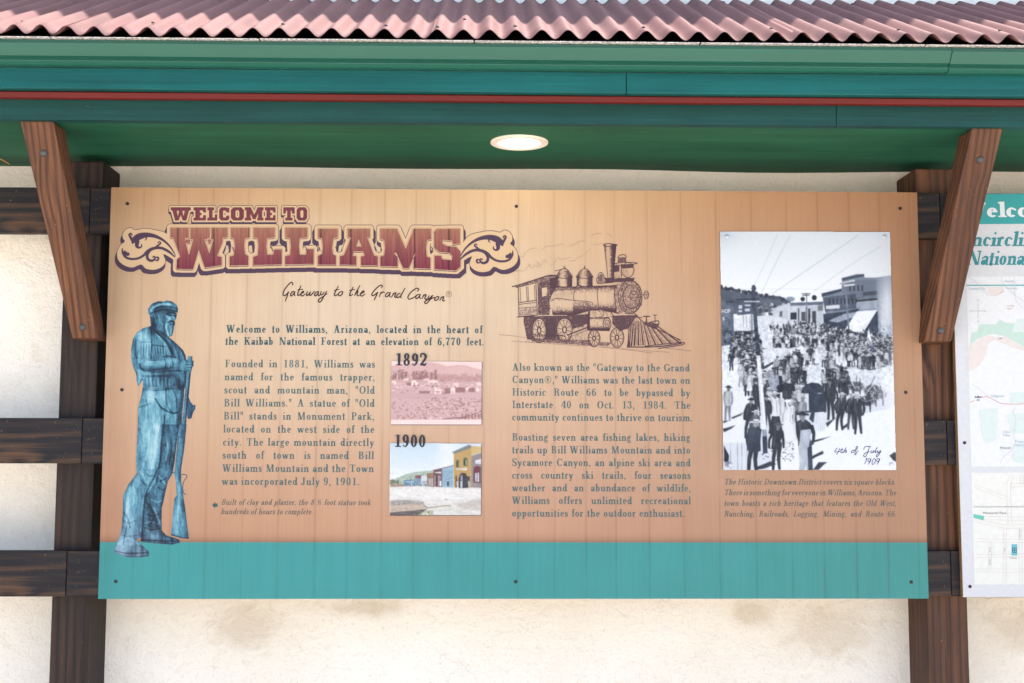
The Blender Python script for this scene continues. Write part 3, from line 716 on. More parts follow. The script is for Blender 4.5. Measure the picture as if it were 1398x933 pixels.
# ------------------------------------------------------------------ the town sign
SG = empty('town_sign', (0, 0, -0.61), 'large tan and teal panel welcoming visitors to Williams', 'sign')
BX0, BX1, BZ0, BZ1 = -1.22, 1.22, -0.61, 0.61
obj('backing', box(BX0+0.001, BX1-0.001, 0.0006, 0.0055, BZ0+0.001, BZ1-0.001), plain('panel_edge', (0.55, 0.45, 0.36), 0.6, 0.2), SG)
top_l = [195, 243, 292, 340, 387, 438, 479, 523, 566, 613, 661, 708, 756, 799, 839, 883, 929, 977, 1026, 1074, 1116, 1162, 1200]
bot_l = [183, 231, 278, 328, 379, 428, 474, 522, 566, 613, 661, 707, 757, 800, 841, 887, 935, 984, 1033, 1082, 1126, 1167, 1214]
cols = [(BX0, 0.0, 0)]
rn = random.Random(3)
seams = []
for a, b in zip(top_l, bot_l): seams.append((at(a, 275, 0).x+at(b, 800, 0).x)/2)
cols = [(BX0, 1.0), (BX0+0.012, 0.7), (BX0+0.016, 1.0)]
for sx in seams:
    d = rn.uniform(0.70, 1.0)
    cols += [(sx-0.010, 0.0), (sx-0.0035, 0.25*d), (sx-0.0012, d), (sx+0.0012, d), (sx+0.0035, 0.25*d), (sx+0.008, 0.0), (sx+0.0105, 0.25*rn.random()), (sx+0.013, 0.0)]
cols += [(BX1-0.03, 0.0), (BX1-0.026, 0.8), (BX1-0.022, 0.0), (BX1, 0.0)]
cols.sort()
ZT = at(700, 740.5, 0).z
rows = sorted(set([BZ0, BZ0+0.02, ZT-0.10, ZT-0.0015, ZT+0.0005, ZT+0.008, ZT+0.018, ZT+0.03]+[ZT+0.03+(BZ1-ZT-0.03)*i/26 for i in range(1, 27)]))
# the printed ground: a pale middle burning to orange at the edges
gx = [150, 300, 450, 700, 850, 980, 1120, 1250]; gy = [262, 330, 420, 520, 620, 735]
GR = np.array([[(205,158,112),(220,172,126),(230,186,138),(234,192,144),(224,176,128),(208,156,110),(194,140,98),(186,132,92)],
      [(216,172,130),(230,192,150),(236,204,164),(234,198,156),(224,180,136),(204,154,112),(192,140,100),(186,134,96)],
      [(220,180,138),(233,198,158),(238,208,172),(234,202,164),(224,184,146),(206,160,120),(194,144,106),(190,140,102)],
      [(218,174,134),(230,192,152),(232,198,160),(228,190,152),(220,178,140),(204,160,122),(194,148,112),(190,144,108)],
      [(210,162,124),(220,174,134),(222,178,140),(220,174,138),(212,168,132),(202,158,122),(194,148,114),(190,145,110)],
      [(202,148,112),(208,154,116),(210,156,118),(208,156,120),(204,152,118),(198,148,114),(192,144,110),(188,140,106)]], float)
GR = GR*np.array((0.985, 1.015, 1.07))
def printed(x, z):
    p = Vector((x, 0, z))-CAM_P; dep = p.dot(_f); px = 699+FPX*p.dot(RIGHT)/dep; py = 466.5-FPX*p.dot(UP)/dep
    u = np.interp(px, gx, range(len(gx))); v = np.interp(py, gy, range(len(gy)))
    i, j = min(int(u), len(gx)-2), min(int(v), len(gy)-2); fu, fv = u-i, v-j
    return (GR[j, i]*(1-fu)+GR[j, i+1]*fu)*(1-fv)+(GR[j+1, i]*(1-fu)+GR[j+1, i+1]*fu)*fv
V, F, Cc, Ss = [], [], [], []
for z in rows:
    for x, s in cols:
        if z <= ZT: c = np.array((70, 161, 160))*(1-0.03*(x/1.2)) + np.array((6, 0, -2))*max(0, x)
        else:
            c = printed(x, z); k = np.interp(z-ZT, [0, 0.008, 0.018, 0.03], [0.80, 0.90, 0.97, 1.0]); c = c*k
        V.append((x, 0.0, z)); Cc.append(tuple(lin(c)*K_INK)+(1.0,)); Ss.append(s)
nc = len(cols)
for j in range(len(rows)-1):
    for i in range(nc-1): F.append((j*nc+i, j*nc+i+1, (j+1)*nc+i+1, (j+1)*nc+i))
me = bpy.data.meshes.new('printed_panel'); me.from_pydata(V, [], F)
a_ = me.color_attributes.new('print', 'FLOAT_COLOR', 'POINT'); a_.data.foreach_set('color', np.array(Cc, np.float32).ravel())
b_ = me.attributes.new('seam', 'FLOAT', 'POINT'); b_.data.foreach_set('value', np.array(Ss, np.float32))
mb = N('printed_board_planks', rough=0.5, spec=0.2)
at1 = mb.n('Attribute', attribute_name='print'); at2 = mb.n('Attribute', attribute_name='seam')
gr1 = mb.noise(mb.scale((150, 1, 4.0)), 1.0, 4.0, 0.65, 0.4); gr2 = mb.noise(mb.scale((28, 1, 2.2)), 1.0, 3.0, 0.6); gr3 = mb.noise(mb.scale((5, 1, 5)), 1.0, 3.0, 0.5)
c = mb.mix(1.0, at1.outputs['Color'], mb.ramp(gr1, [(0.30, (0.945, 0.935, 0.925)), (0.52, (1.0, 1.0, 1.0)), (0.8, (1.03, 1.03, 1.03))]), 'MULTIPLY')
c = mb.mix(1.0, c, mb.ramp(gr2, [(0.30, (0.955, 0.95, 0.945)), (0.6, (1.0, 1.0, 1.0))]), 'MULTIPLY')
c = mb.mix(1.0, c, mb.ramp(gr3, [(0.30, (0.96, 0.955, 0.95)), (0.65, (1.02, 1.02, 1.02))]), 'MULTIPLY')
c = mb.mix(mb.math('MULTIPLY', at2.outputs['Fac'], mb.ramp(mb.noise(mb.scale((1.5, 1, 5)), 1.0, 2.0, 0.5), [(0.35, 0.4), (0.6, 1.0)])), c, mb.mix(1.0, c, (0.82, 0.79, 0.77), 'MULTIPLY'))
mb.color(c)
link('printed_panel', me, mb.m, SG)

# --- wording
TEAL_INK = ink('teal_black_ink', (82, 116, 119)); BOLD_INK = ink('dark_teal_ink', (58, 98, 106)); GREY_INK = ink('grey_green_ink', (108, 109, 104))
YT = -0.0005
TEXTLOG = []
head = merge(text_line('Welcome to Williams, Arizona, located in the heart of', (308.6, 454.2), (659.5, 455.2), YT, 10.4, 19, 6.5, 0.98, 9),
             text_line('the Kaibab National Forest at an elevation of 6,770 feet.', (307.2, 470.9), (661.5, 471.8), YT, 10.4, 19, 6.5, 0.98, 6))
flat('heading_text', head, BOLD_INK, SG)
L1 = ['Founded in 1881, Williams was', 'named for the famous trapper,', 'scout and mountain man, "Old', 'Bill Williams." A statue of "Old', 'Bill" stands in Monument Park,', 'located on the west side of the', 'city. The large mountain directly', 'south of town is named Bill', 'Williams Mountain and the Town', 'was incorporated July 9, 1901.']
P = []
for i, s in enumerate(L1):
    y = 501.6+17.83*i
    P.append(text_line(s, (306.8-0.46*i, y), ((512.9-0.22*i) if i < 9 else 491.5, y+0.6), YT, 10.2, 16.5, 5.6, 1.03, 8))
flat('statue_story_text', merge(*P), TEAL_INK, SG)
L2 = [('Also known as the "Gateway to the Grand', 942.3), ('Canyon\u00ae," Williams was the last town on', 942.8), ('Historic Route 66 to be bypassed by', 943), ('Interstate 40 on Oct. 13, 1984. The', 943.3), ('community continues to thrive on tourism.', 946.2)]
P = [text_line(s, (699, 506.3+17.0*i), (x, 507.3+17.0*i), YT, 10.0, 16.5, 5.6, 1.03, 6) for i, (s, x) in enumerate(L2)]
flat('railroad_story_text', merge(*P), TEAL_INK, SG)
L3 = [('Boasting seven area fishing lakes, hiking', 943.2), ('trails up Bill Williams Mountain and into', 943.3), ('Sycamore Canyon, an alpine ski area and', 943.5), ('cross country ski trails, four seasons', 943.6), ('weather and an abundance of wildlife,', 943.8), ('Williams offers unlimited recreational', 943.9), ('opportunities for the outdoor enthusiast.', 935.5)]
P = [text_line(s, (698.8, 601.8+17.28*i), (x, 602.3+17.28*i), YT, 10.0, 16.5, 5.6, 1.03, 6) for i, (s, x) in enumerate(L3)]
flat('outdoors_text', merge(*P), TEAL_INK, SG)
P = [text_line('Built of clay and plaster, the 8 \u00bd foot statue took', (301.6, 689.4), (506.2, 690), YT, 7.6, 15, 6, 0.96, 5, 0.24), text_line('hundreds of hours to complete.', (301.2, 702.2), (427.4, 702.5), YT, 7.6, 15, 6, 0.96, 5, 0.24)]
flat('statue_caption', merge(*P), GREY_INK, SG)
L4 = [('The Historic Downtown District covers six square blocks.', 1223), ('There is something for everyone in Williams, Arizona. The', 1223.8), ('town boasts a rich heritage that features the Old West,', 1224), ('Ranching, Railroads, Logging, Mining, and Route 66.', 1224.2)]
P = [text_line(s, (988.2, 661.8+14.55*i), (x, 662+14.55*i), YT, 7.8, 15, 6, 0.96, 5, 0.24) for i, (s, x) in enumerate(L4)]
flat('photograph_caption', merge(*P), GREY_INK, SG)
def pxpoly(pts, Y):
    return [tuple(at(x, y, Y)) for x, y in pts], [tuple(range(len(pts)))]
flat('pointing_arrow', merge(pxpoly([(289.6, 690), (294, 685.6), (294, 694.4)], YT), pxpoly([(294, 688.2), (297, 687.4), (297, 692.6), (294, 691.8)], YT)), BOLD_INK, SG)
# brush-script line, pen path surveyed stroke by stroke
o_ = lambda pts, w=4.6: [(380+x/5.592, 380+y/5.592, (w*(0.75 if i in (0, len(pts)-1) else 1.0)*2.0)/5.592) for i, (x, y) in enumerate(pts)]
TAG = [o_(p) for p in (
 [(108,56),(110,40),(98,32),(72,55),(46,90),(36,118),(42,134),(60,126),(80,102)], [(80,102),(66,140),(52,178)],
 [(124,104),(108,104),(94,122),(98,137),(114,122),(128,100)], [(126,104),(122,126),(130,136)],
 [(174,56),(152,106),(148,130),(160,130),(174,116)], [(146,90),(188,84)],
 [(174,120),(192,108),(190,99),(178,110),(172,128),(184,136),(206,120)],
 [(224,100),(214,126),(222,134),(240,112),(246,104)], [(246,104),(238,126),(246,132),(264,114),(276,98)],
 [(306,102),(288,108),(276,126),(284,136),(300,120),(310,100)], [(308,104),(303,126),(312,134),(322,122)],
 [(330,98),(322,120),(332,128),(352,104)], [(370,98),(348,138),(326,176),(308,182),(308,164),(340,142),(374,116)],
 [(458,60),(432,112),(428,130),(438,134),(454,122)], [(424,94),(468,86)], [(482,102),(464,112),(457,128),(470,135),(488,120),(490,104),(480,102)],
 [(572,66),(548,114),(544,132),(556,132),(570,122)], [(540,94),(586,86)], [(624,54),(600,98),(580,136)], [(586,118),(600,98),(608,102),(600,126),(608,136),(620,128)], [(630,120),(654,106),(650,97),(636,108),(626,126),(638,137),(664,120)],
 [(786,76),(794,60),(780,54),(746,80),(718,114),(714,132),(732,130),(760,106)], [(760,106),(746,138),(730,170)],
 [(784,106),(770,144)], [(778,124),(796,106),(812,112)],
 [(852,110),(834,112),(818,130),(826,143),(844,128),(857,108)], [(855,112),(848,134),(858,146)],
 [(880,112),(864,148)], [(870,134),(890,112),(898,116),(888,140),(896,148),(906,140)],
 [(934,116),(916,120),(904,138),(914,150),(934,132)], [(968,74),(944,118),(932,142),(942,152)],
 [(1060,102),(1072,86),(1054,78),(1014,106),(990,142),(996,160),(1022,154),(1046,138)],
 [(1080,124),(1062,128),(1048,144),(1056,157),(1074,142),(1086,122)], [(1084,126),(1078,146),(1088,158)],
 [(1110,126),(1096,160)], [(1100,146),(1120,126),(1128,130),(1118,154),(1128,162),(1138,152)],
 [(1152,130),(1144,150),(1154,156),(1174,132)], [(1182,130),(1152,172),(1130,194),(1116,186),(1130,170),(1164,158),(1194,146)],
 [(1218,140),(1200,148),(1192,164),(1204,170),(1222,156),(1224,142),(1214,140)],
 [(1246,142),(1232,174)], [(1236,160),(1256,142),(1264,146),(1254,168),(1264,174),(1272,168)])]
reg = [(1302+21*math.cos(t), 122+21*math.sin(t)) for t in [2*math.pi*i/16 for i in range(17)]]
TAG += [[(380+x/5.592, 380+y/5.592, 0.42) for x, y in q] for q in (reg, [(1295,134),(1295,110)], [(1295,110),(1306,111),(1308,118),(1296,122)], [(1300,122),(1310,135)])]
flat('tagline_script', px_strokes(TAG, YT, 4), ink('brown_script_ink', (72, 48, 46)), SG)
YEAR_INK = ink('year_ink', (62, 60, 70))

# --- welcome title with its scrolls
c1 = lambda pts: [(150+x/4.82, 270+y/4.82) for x, y in pts]
c2 = lambda pts: [(430+x/4.82, 290+y/4.82) for x, y in pts]
TS = 2.8
T1 = Cv(155, 278, 712, 386, TS)
def pmask(cv, polys):
    m = np.zeros((cv.h, cv.w), bool)
    for p in polys:
        r = cv.polymask(p, 1)
        if r is not None: m[r[0]] ^= (r[1] > 0)
    return m
BIG = [c1([(398,198),(520,198),(520,265),(494,268),(500,300),(528,300),(530,198),(658,198),(658,265),(640,268),(650,300),(664,300),(668,198),(775,198),(775,262),(745,264),(740,300),(706,384),(736,390),(736,445),(624,462),(585,345),(548,472),(438,470),(440,408),(462,388),(430,300),(415,264),(398,262)]),
       c1([(795,198),(920,198),(920,262),(890,270),(885,315),(890,370),(912,385),(912,445),(788,448),(788,388),(815,380),(822,315),(815,270),(795,262)]),
       c1([(945,198),(1085,198),(1085,262),(1035,268),(1030,320),(1036,375),(1075,375),(1078,342),(1132,340),(1132,440),(942,445),(942,390),(972,380),(978,320),(972,268),(945,262)]),
       c1([(1155,198),(1300,198),(1300,262),(1250,268),(1245,320),(1250,375),(1290,375),(1295,340),(1342,338),(1342,437),(1152,440),(1152,385),(1185,378),(1190,320),(1185,268),(1155,262)]),
       c2([(20,108),(150,108),(150,165),(122,172),(114,230),(118,275),(138,285),(138,345),(18,345),(18,288),(45,275),(52,230),(45,172),(20,165)]),
       c2([(215,108),(362,108),(362,162),(345,168),(390,285),(414,290),(414,352),(302,350),(302,292),(326,285),(316,258),(258,258),(248,285),(272,290),(272,348),(162,345),(162,290),(190,282),(236,168),(215,162)]),
       c2([(430,108),(540,108),(597,240),(650,108),(765,108),(765,178),(738,184),(732,235),(736,290),(760,300),(760,372),(648,368),(648,292),(664,268),(618,368),(580,368),(534,266),(520,272),(545,295),(545,358),(430,355),(430,292),(455,282),(460,235),(455,184),(430,175)]),
       c2([(800,110),(955,108),(955,205),(908,212),(900,188),(842,182),(838,205),(868,222),(930,228),(958,258),(958,358),(928,384),(785,376),(785,285),(830,285),(838,310),(900,315),(905,288),(885,268),(820,262),(785,235),(783,130)])]
HOLES = [c1([(494,275),(548,275),(520,378)]), c1([(622,275),(682,275),(654,366)]), c2([(288,178),(306,226),(272,226)])]
big = pmask(T1, BIG+HOLES)
UG = {'E': [[(0,1),(1,1),(1,.60),(.80,.62),(.72,.78),(.52,.78),(.52,.60),(.66,.60),(.66,.40),(.52,.40),(.52,.22),(.74,.22),(.80,.42),(1,.42),(1,0),(0,0),(0,.22),(.15,.22),(.15,.78),(0,.78)]],
      'W': [[(0,1),(1,1),(1,.78),(.92,.78),(.78,0),(.60,0),(.5,.42),(.40,0),(.22,0),(.08,.78),(0,.78)], [(.30,.74),(.42,.74),(.36,.34)], [(.58,.74),(.70,.74),(.64,.34)]],
      'L': [[(0,1),(.68,1),(.68,.78),(.52,.78),(.52,.24),(.74,.24),(.78,.48),(1,.48),(1,0),(0,0),(0,.22),(.16,.22),(.16,.78),(0,.78)]],
      'C': [[(.2,1),(.72,1),(.78,.95),(1,1),(1,.62),(.72,.62),(.66,.76),(.42,.76),(.38,.68),(.38,.32),(.42,.24),(.66,.24),(.72,.38),(1,.38),(1,.14),(.86,0),(.2,0),(0,.2),(0,.8)]],
      'O': [[(.2,1),(.8,1),(1,.8),(1,.2),(.8,0),(.2,0),(0,.2),(0,.8)], [(.44,.78),(.36,.68),(.36,.32),(.44,.22),(.56,.22),(.64,.32),(.64,.68),(.56,.78)]],
      'M': [[(0,1),(.32,1),(.5,.46),(.68,1),(1,1),(1,.78),(.92,.78),(.92,.22),(1,.22),(1,0),(.66,0),(.66,.22),(.70,.22),(.70,.52),(.57,.1),(.43,.1),(.30,.52),(.30,.22),(.34,.22),(.34,0),(0,0),(0,.22),(.08,.22),(.08,.78),(0,.78)]],
      'T': [[(0,1),(1,1),(1,.52),(.80,.52),(.72,.76),(.66,.76),(.66,.22),(.82,.22),(.82,0),(.18,0),(.18,.22),(.34,.22),(.34,.76),(.28,.76),(.20,.52),(0,.52)]]}
SM = []
for chx, xa, xb in (('W',400,532),('E',550,632),('L',642,706),('C',718,786),('O',796,882),('M',888,1012),('E',1020,1090),('T',1140,1216),('O',1228,1299)):
    for p in UG[chx]: SM.append(c1([(xa+(xb-xa)*u, 152-(152-64)*v) for u, v in p]))
small = pmask(T1, SM)
# scroll bodies and their inner vines, left one surveyed, right one its mirror
BODY = [(425,372),(415,300),(370,235),(290,212),(225,204),(165,214),(140,199),(108,208),(86,236),(86,268),(98,288),(66,318),(48,366),(56,412),(95,446),(150,460),(205,440),(238,468),(296,474),(344,454),(366,418),(352,372),(400,396),(432,420)]
VINES = [[(424,366,4),(392,318,7),(344,276,10),(290,252,15),(236,246,20),(190,258,26),(162,278,22),(148,300,6)], [(180,290,18),(178,318,14),(192,330,8),(208,322,6),(208,308,4)], [(150,285,12),(136,262,10),(128,244,8),(138,236,6),(146,248,5)], [(238,248,8),(240,270,5),(232,280,3)],
         [(428,392,4),(388,356,10),(338,332,11),(288,334,12),(250,354,14),(222,380,10),(186,400,9),(140,404,9),(104,392,9),(84,362,8),(82,336,4)], [(96,352,6),(104,368,16),(122,374,10),(122,364,4)], [(262,350,10),(246,376,11),(250,404,11),(274,416,10),(296,404,8),(292,388,6),(282,392,5)], [(304,392,5),(318,396,8),(316,412,7),(302,414,5)], [(300,330,10),(318,314,8),(334,300,6),(326,290,5),(316,298,4)]]
bl = [(150+x/4.82, 270+y/4.82) for x, y in [tuple(q) for q in catmull(BODY, 4)]]
mir = lambda pts: [(867-x, y+3.2) for x, y in pts]
body = pmask(T1, [bl]) | pmask(T1, [mir(bl)])
px = lambda k: max(1, k*TS)
cream = dilate(big, px(4.6)) | dilate(small, px(2.3)) | body
c_small = dilate(small, px(2.3)); 
outl = dilate(cream, px(0.7))
drop = np.zeros_like(cream)
ext = dilate(big, px(4.6)) | body
for k in range(1, int(px(6.4))+1):
    sg = shift(ext, 0, k); sg[:, :T1.w//2] |= shift(ext, -int(k*0.55), k)[:, :T1.w//2]; sg[:, T1.w//2:] |= shift(ext, int(k*0.55), k)[:, T1.w//2:]; drop |= sg
for k in range(1, int(px(3.4))+1): drop |= shift(c_small, -int(k*0.4), k)
DK = np.array((84, 62, 84.)); CRM = np.array((230, 196, 156.))
A_ = T1.a; A_[:] = CRM
keep = outl | drop
A_[outl] = DK; A_[drop] = DK; A_[cream] = CRM
in_sh = np.zeros_like(big)
for k in range(1, int(px(1.7))+1):
    sg = shift(big, -int(k*0.45), k); sg[:, T1.w//2:] |= shift(big, int(k*0.45), k)[:, T1.w//2:]; in_sh |= sg
thin = dilate(big, px(0.62))
A_[dilate(dilate(big, px(0.62)) | in_sh, px(0.45)) & cream] = DK
A_[thin] = CRM
nz = T1.noise(1.6, 26, 4, 3); yy = (T1.ys[:, None]-310)/60
top_c, bot_c = np.array((176, 120, 98.)), np.array((132, 54, 72.))
fillc = top_c+(bot_c-top_c)*np.clip(yy, 0, 1)[..., None]*np.ones((1, T1.w, 1)); fillc = fillc*(0.80+0.36*nz[..., None])
A_[big] = fillc[big]
for sx in (243, 292, 340, 387, 438, 479, 566, 613):                  # plank joints run on through the red letters
    band = np.abs(T1.xs[None, :]-sx) < 1.3
    A_[big & band] *= 0.72
fs = np.array((126, 62, 72.))*(0.85+0.3*nz[..., None]); A_[small] = fs[small]
for v in VINES:
    q = [(150+x/4.82, 270+y/4.82, w*1.65/4.82) for x, y, w in v]
    al0 = T1.al.copy(); T1.line(q, 1, DK, 1.0, 4, 0.25); T1.line([(867-x, y+3.2, w) for x, y, w in q], 1, DK, 1.0, 4, 0.25)
# mid-stem spurs between the big letters
for sx_ in (318, 341.5, 344, 371, 391, 418, 436, 459, 466, 512, 520, 590):
    T1.line([(sx_-1.8, 337, .5), (sx_, 339, 1.5), (sx_+1.0, 343, 1.1)], 1, DK, 0.9, 3, 0.25)
T1.a = blur(T1.a, 0)
decal('welcome_title', T1, -0.0007, SG, keep)

# --- statue picture
sa = lambda pts: [(145+x/4.907, 400+y/4.907) for x, y in pts]
sb_ = lambda pts: [(145+x/4.907, 580+y/4.907) for x, y in pts]
S = Cv(150, 405, 272, 766, 2.2)
CAPP = sa([(290,150),(282,135),(283,105),(305,74),(350,56),(392,60),(402,52),(440,58),(470,80),(481,108),(478,136),(440,114),(400,110),(350,122),(312,136)])
FACE = sa([(292,145),(312,132),(400,106),(447,114),(472,138),(470,168),(456,190),(462,206),(452,232),(450,258),(440,290),(420,294),(398,275),(370,262),(330,250),(302,228),(296,190)])
COAT = sa([(305,222),(250,236),(206,264),(180,308),(167,380),(170,452),(186,512),(202,545),(205,590),(215,628),(232,600),(245,578),(246,632),(258,640),(300,630),(380,641),(440,632),(470,618),(522,655),(536,600),(540,520),(532,420),(515,385),(470,340),(430,305),(395,275)])
ARM = sa([(200,452),(225,478),(262,448),(330,452),(400,438),(440,420),(470,428),(500,456),(520,480),(490,505),(420,508),(330,522),(250,522),(205,508)])
HAND = sa([(486,470),(505,452),(545,448),(560,446),(586,456),(582,472),(586,488),(575,502),(572,520),(545,528),(505,522),(488,505)])
PANT = sa([(245,632),(380,641),(440,632),(470,618),(522,655),(520,700),(510,800),(500,940)])+sb_([(490,0),(468,150),(458,250),(442,330),(412,382),(398,440),(386,500),(372,560),(370,640),(372,708),(402,742),(490,770),(492,792),(440,804),(330,796),(238,786),(236,752),(200,772),(284,850),(287,880),(230,889),(140,889),(80,868),(55,862),(56,830),(76,780),(95,740),(106,680),(110,600),(116,470),(150,400),(206,325),(202,230),(212,20)])+sa([(212,935),(215,770),(238,680)])
BACKLEG = sb_([(384,0),(490,0),(468,150),(458,250),(442,330),(412,382),(386,500),(372,560),(370,640),(372,708),(402,742),(490,770),(492,792),(440,804),(330,796),(228,782),(236,745),(246,620),(262,480),(330,390),(352,290),(366,150)])
GUN = sa([(548,424),(562,428),(578,424),(572,480),(566,545),(552,690),(540,800),(530,940),(500,940),(518,790),(530,640),(538,540),(544,480)])
STOCK = sb_([(488,0),(538,0),(520,180),(502,290),(500,370),(516,480),(526,540),(553,764),(500,760),(434,740),(446,620),(458,490),(474,476),(466,380),(456,330),(470,200)])
POUCH = sa([(548,690),(566,735),(585,755),(596,748),(596,780),(582,800),(570,842),(548,846),(536,800)])
fold = S.noise(5, 22, 11, 4, .62); fine = S.noise(2.2, 3.0, 12, 3, .7); blot = S.noise(16, 26, 13, 3)
tone = np.full((S.h, S.w), 0.5); keep = np.zeros((S.h, S.w), bool)
def part(poly_, base, amp=0.5, side=0.18, edge=0.22, ew=2.2):
    """base tone, lit from the left, rounding off towards its outline"""
    r = S.polymask(poly_, 1)
    sl, d, X, Y = r; m = d > 0; xs_ = np.broadcast_to(X, d.shape)
    lo = np.where(m, xs_, 1e9).min(1, keepdims=True); hi = np.where(m, xs_, -1e9).max(1, keepdims=True)
    u = np.clip((xs_-lo)/np.maximum(hi-lo, 1e-6), 0, 1)
    t = base+amp*(fold[sl]-0.5)*1.3+0.30*(fine[sl]-0.5)+0.25*(blot[sl]-0.5)+side*(0.42-u)*1.2-edge*np.exp(-np.maximum(d, 0)/ew)
    tone[sl] = np.where(m, t, tone[sl]); keep[sl] |= m
part(POUCH, 0.42); part(PANT, 0.58, 0.55, 0.22, .30, 3.2); part(BACKLEG, 0.36, 0.6, 0.05, .25, 3.0)
part(COAT, 0.50, 0.6, 0.32, .28, 3.0); part(FACE, 0.42, 0.5, 0.0); part(CAPP, 0.36, 0.6, 0.1); part(ARM, 0.60, 0.4, 0.15, .34, 2.4); part(GUN, 0.50, 0.35, 0.3, 0.3, 1.0); part(STOCK, 0.52, 0.5, 0.25); part(HAND, 0.46, 0.4, 0.1, 0.35, 1.0)
pal_x = [0.0, 0.22, 0.45, 0.68, 0.90, 1.1]; pal = np.array([(30, 48, 68), (50, 84, 108), (82, 136, 160), (120, 176, 196), (158, 206, 218), (190, 222, 230)], float)
def tline(pts, wd, dv, f=sa, smooth=3):
    tmp = Cv.__new__(Cv); tmp.__dict__.update(S.__dict__); tmp.a = np.zeros((S.h, S.w, 3)); tmp.al = np.zeros((S.h, S.w))
    q = f([(p[0], p[1]) for p in pts]); tmp.line(q, wd, (1, 1, 1), 1.0, smooth, 0.8); tone[:] += dv*tmp.a[..., 0]
def tglow(x, y, rx, ry, dv, f=sa):
    (cx, cy), = f([(x, y)]); tone[:] += dv*np.exp(-((S.xs[None]-cx)/(rx/4.907))**2-((S.ys[:, None]-cy)/(ry/4.907))**2)
for p, w_, v in (([(300,222),(330,262),(380,300),(420,345),(445,400)],2.2,-.35), ([(350,290),(390,330),(430,420)],1.4,.25), ([(300,240),(305,320),(300,440)],2.0,-.35), ([(225,330),(300,330)],1.3,-.3), ([(310,350),(400,360)],1.4,-.35),
                ([(250,524),(340,532),(420,522),(500,522)],2.4,-.25), ([(250,560),(440,556)],3.0,-.25), ([(400,640),(400,700),(410,760),(440,800)],1.6,-.4), ([(330,710),(370,770),(440,806),(480,800)],2.2,-.5), ([(450,300),(500,400),(525,470)],1.2,.25),
                ([(440,640),(470,700),(470,780)],1.8,-.3), ([(395,118),(470,140)],1.2,-.45), ([(400,142),(470,158)],1.5,-.4), ([(430,186),(460,192)],1.0,-.5), ([(410,190),(400,250),(420,285)],2.4,.22), ([(440,200),(435,270)],1.3,.25), ([(320,150),(330,220)],3.0,-.2),
                ([(540,462),(582,466)],0.7,-.5), ([(540,480),(584,482)],0.7,-.5), ([(540,498),(578,500)],0.7,-.45), ([(560,540),(535,790)],0.8,-.45), ([(215,770),(300,740)],1.2,-.3), ([(240,700),(330,720)],1.4,.2), ([(320,140),(300,110),(350,80),(440,80)],1.8,.2), ([(300,135),(400,112),(476,130)],1.4,-.3)):
    tline(p, w_, v)
for p, w_, v in (([(408,136),(440,134),(468,142)],1.5,-.5), ([(414,148),(434,150)],1.2,-.55), ([(448,152),(466,154)],1.0,-.5), ([(446,150),(456,176),(452,186)],1.3,.38), ([(408,160),(424,172),(420,188)],2.2,.28), ([(412,196),(436,190),(460,200)],1.6,-.5), ([(426,210),(450,212)],.9,-.4), ([(398,216),(404,250),(418,284)],1.2,.38), ([(416,220),(420,255),(426,286)],1.0,-.35), ([(432,222),(434,256),(434,284)],1.1,.34), ([(446,224),(446,250)],.9,.3), ([(384,200),(390,240),(404,270)],1.2,-.35), ([(350,150),(362,190),(380,215)],1.6,.22), ([(322,150),(330,178),(326,200)],1.8,.28), ([(304,160),(308,200),(316,226)],1.4,-.32), ([(300,120),(330,92),(380,74),(430,76)],1.6,.25), ([(320,112),(360,94),(420,92),(466,104)],1.2,-.32),
                ([(340,262),(400,330),(446,420)],1.6,-.4), ([(330,270),(388,345),(420,430)],1.2,.25), ([(460,350),(486,420),(492,450)],1.3,-.35), ([(200,320),(195,400),(205,440)],1.6,-.22), ([(240,260),(232,300),(240,326)],1.6,.22), ([(380,430),(420,424),(462,436)],1.2,-.4), ([(392,448),(400,476),(396,500)],1.3,-.4), ([(412,442),(422,474),(418,500)],1.1,.3), ([(436,436),(448,466),(446,498)],1.2,-.35), ([(262,452),(300,462),(350,458)],1.4,.25), ([(222,480),(232,505),(252,518)],1.5,-.35), ([(250,648),(330,654),(430,646)],1.4,-.28), ([(262,700),(280,760),(276,840)],1.5,-.25), ([(350,800),(360,860),(350,930)],1.7,.24), ([(392,820),(388,900)],1.8,-.4)):
    tline(p, w_, v)
for p, w_, v in (([(232,60),(246,160),(240,250)],1.3,-.24), ([(290,40),(284,150),(262,240)],1.5,.22), ([(255,300),(280,340),(320,345)],1.3,-.32), ([(245,330),(262,372),(282,392)],1.4,.26), ([(180,400),(190,470),(176,540)],1.5,.22), ([(210,430),(214,520),(200,590)],1.5,-.24), ([(400,60),(412,160),(398,240)],1.6,.24), ([(430,80),(436,180),(420,270)],1.5,-.28), ([(350,420),(378,440),(390,430)],1.3,-.35), ([(300,500),(340,520),(366,510)],1.4,.28), ([(270,600),(310,612),(352,600)],1.4,-.36), ([(262,660),(304,650),(350,668)],1.5,.28), ([(258,690),(300,706),(356,694)],1.2,-.35), ([(112,640),(150,660),(200,640)],1.1,-.26), ([(100,740),(150,748),(214,740)],1.1,-.26)):
    tline(p, w_, v, sb_)
for k in range(16):                                           # fringes of the coat
    x = 248+k*12.5; tline([(x, 565+(k % 3)*6), (x+2, 632-(k % 2)*8)], .7, -.30 if k % 2 else .22, sa, 0)
for k in range(9):
    tline([(225+k*9, 340), (222+k*9, 430-(k % 3)*12)], .7, -.30 if k % 2 else .2, sa, 0); tline([(316+k*9, 360), (322+k*9, 425-(k % 2)*14)], .7, -.35 if k % 2 else .2, sa, 0)
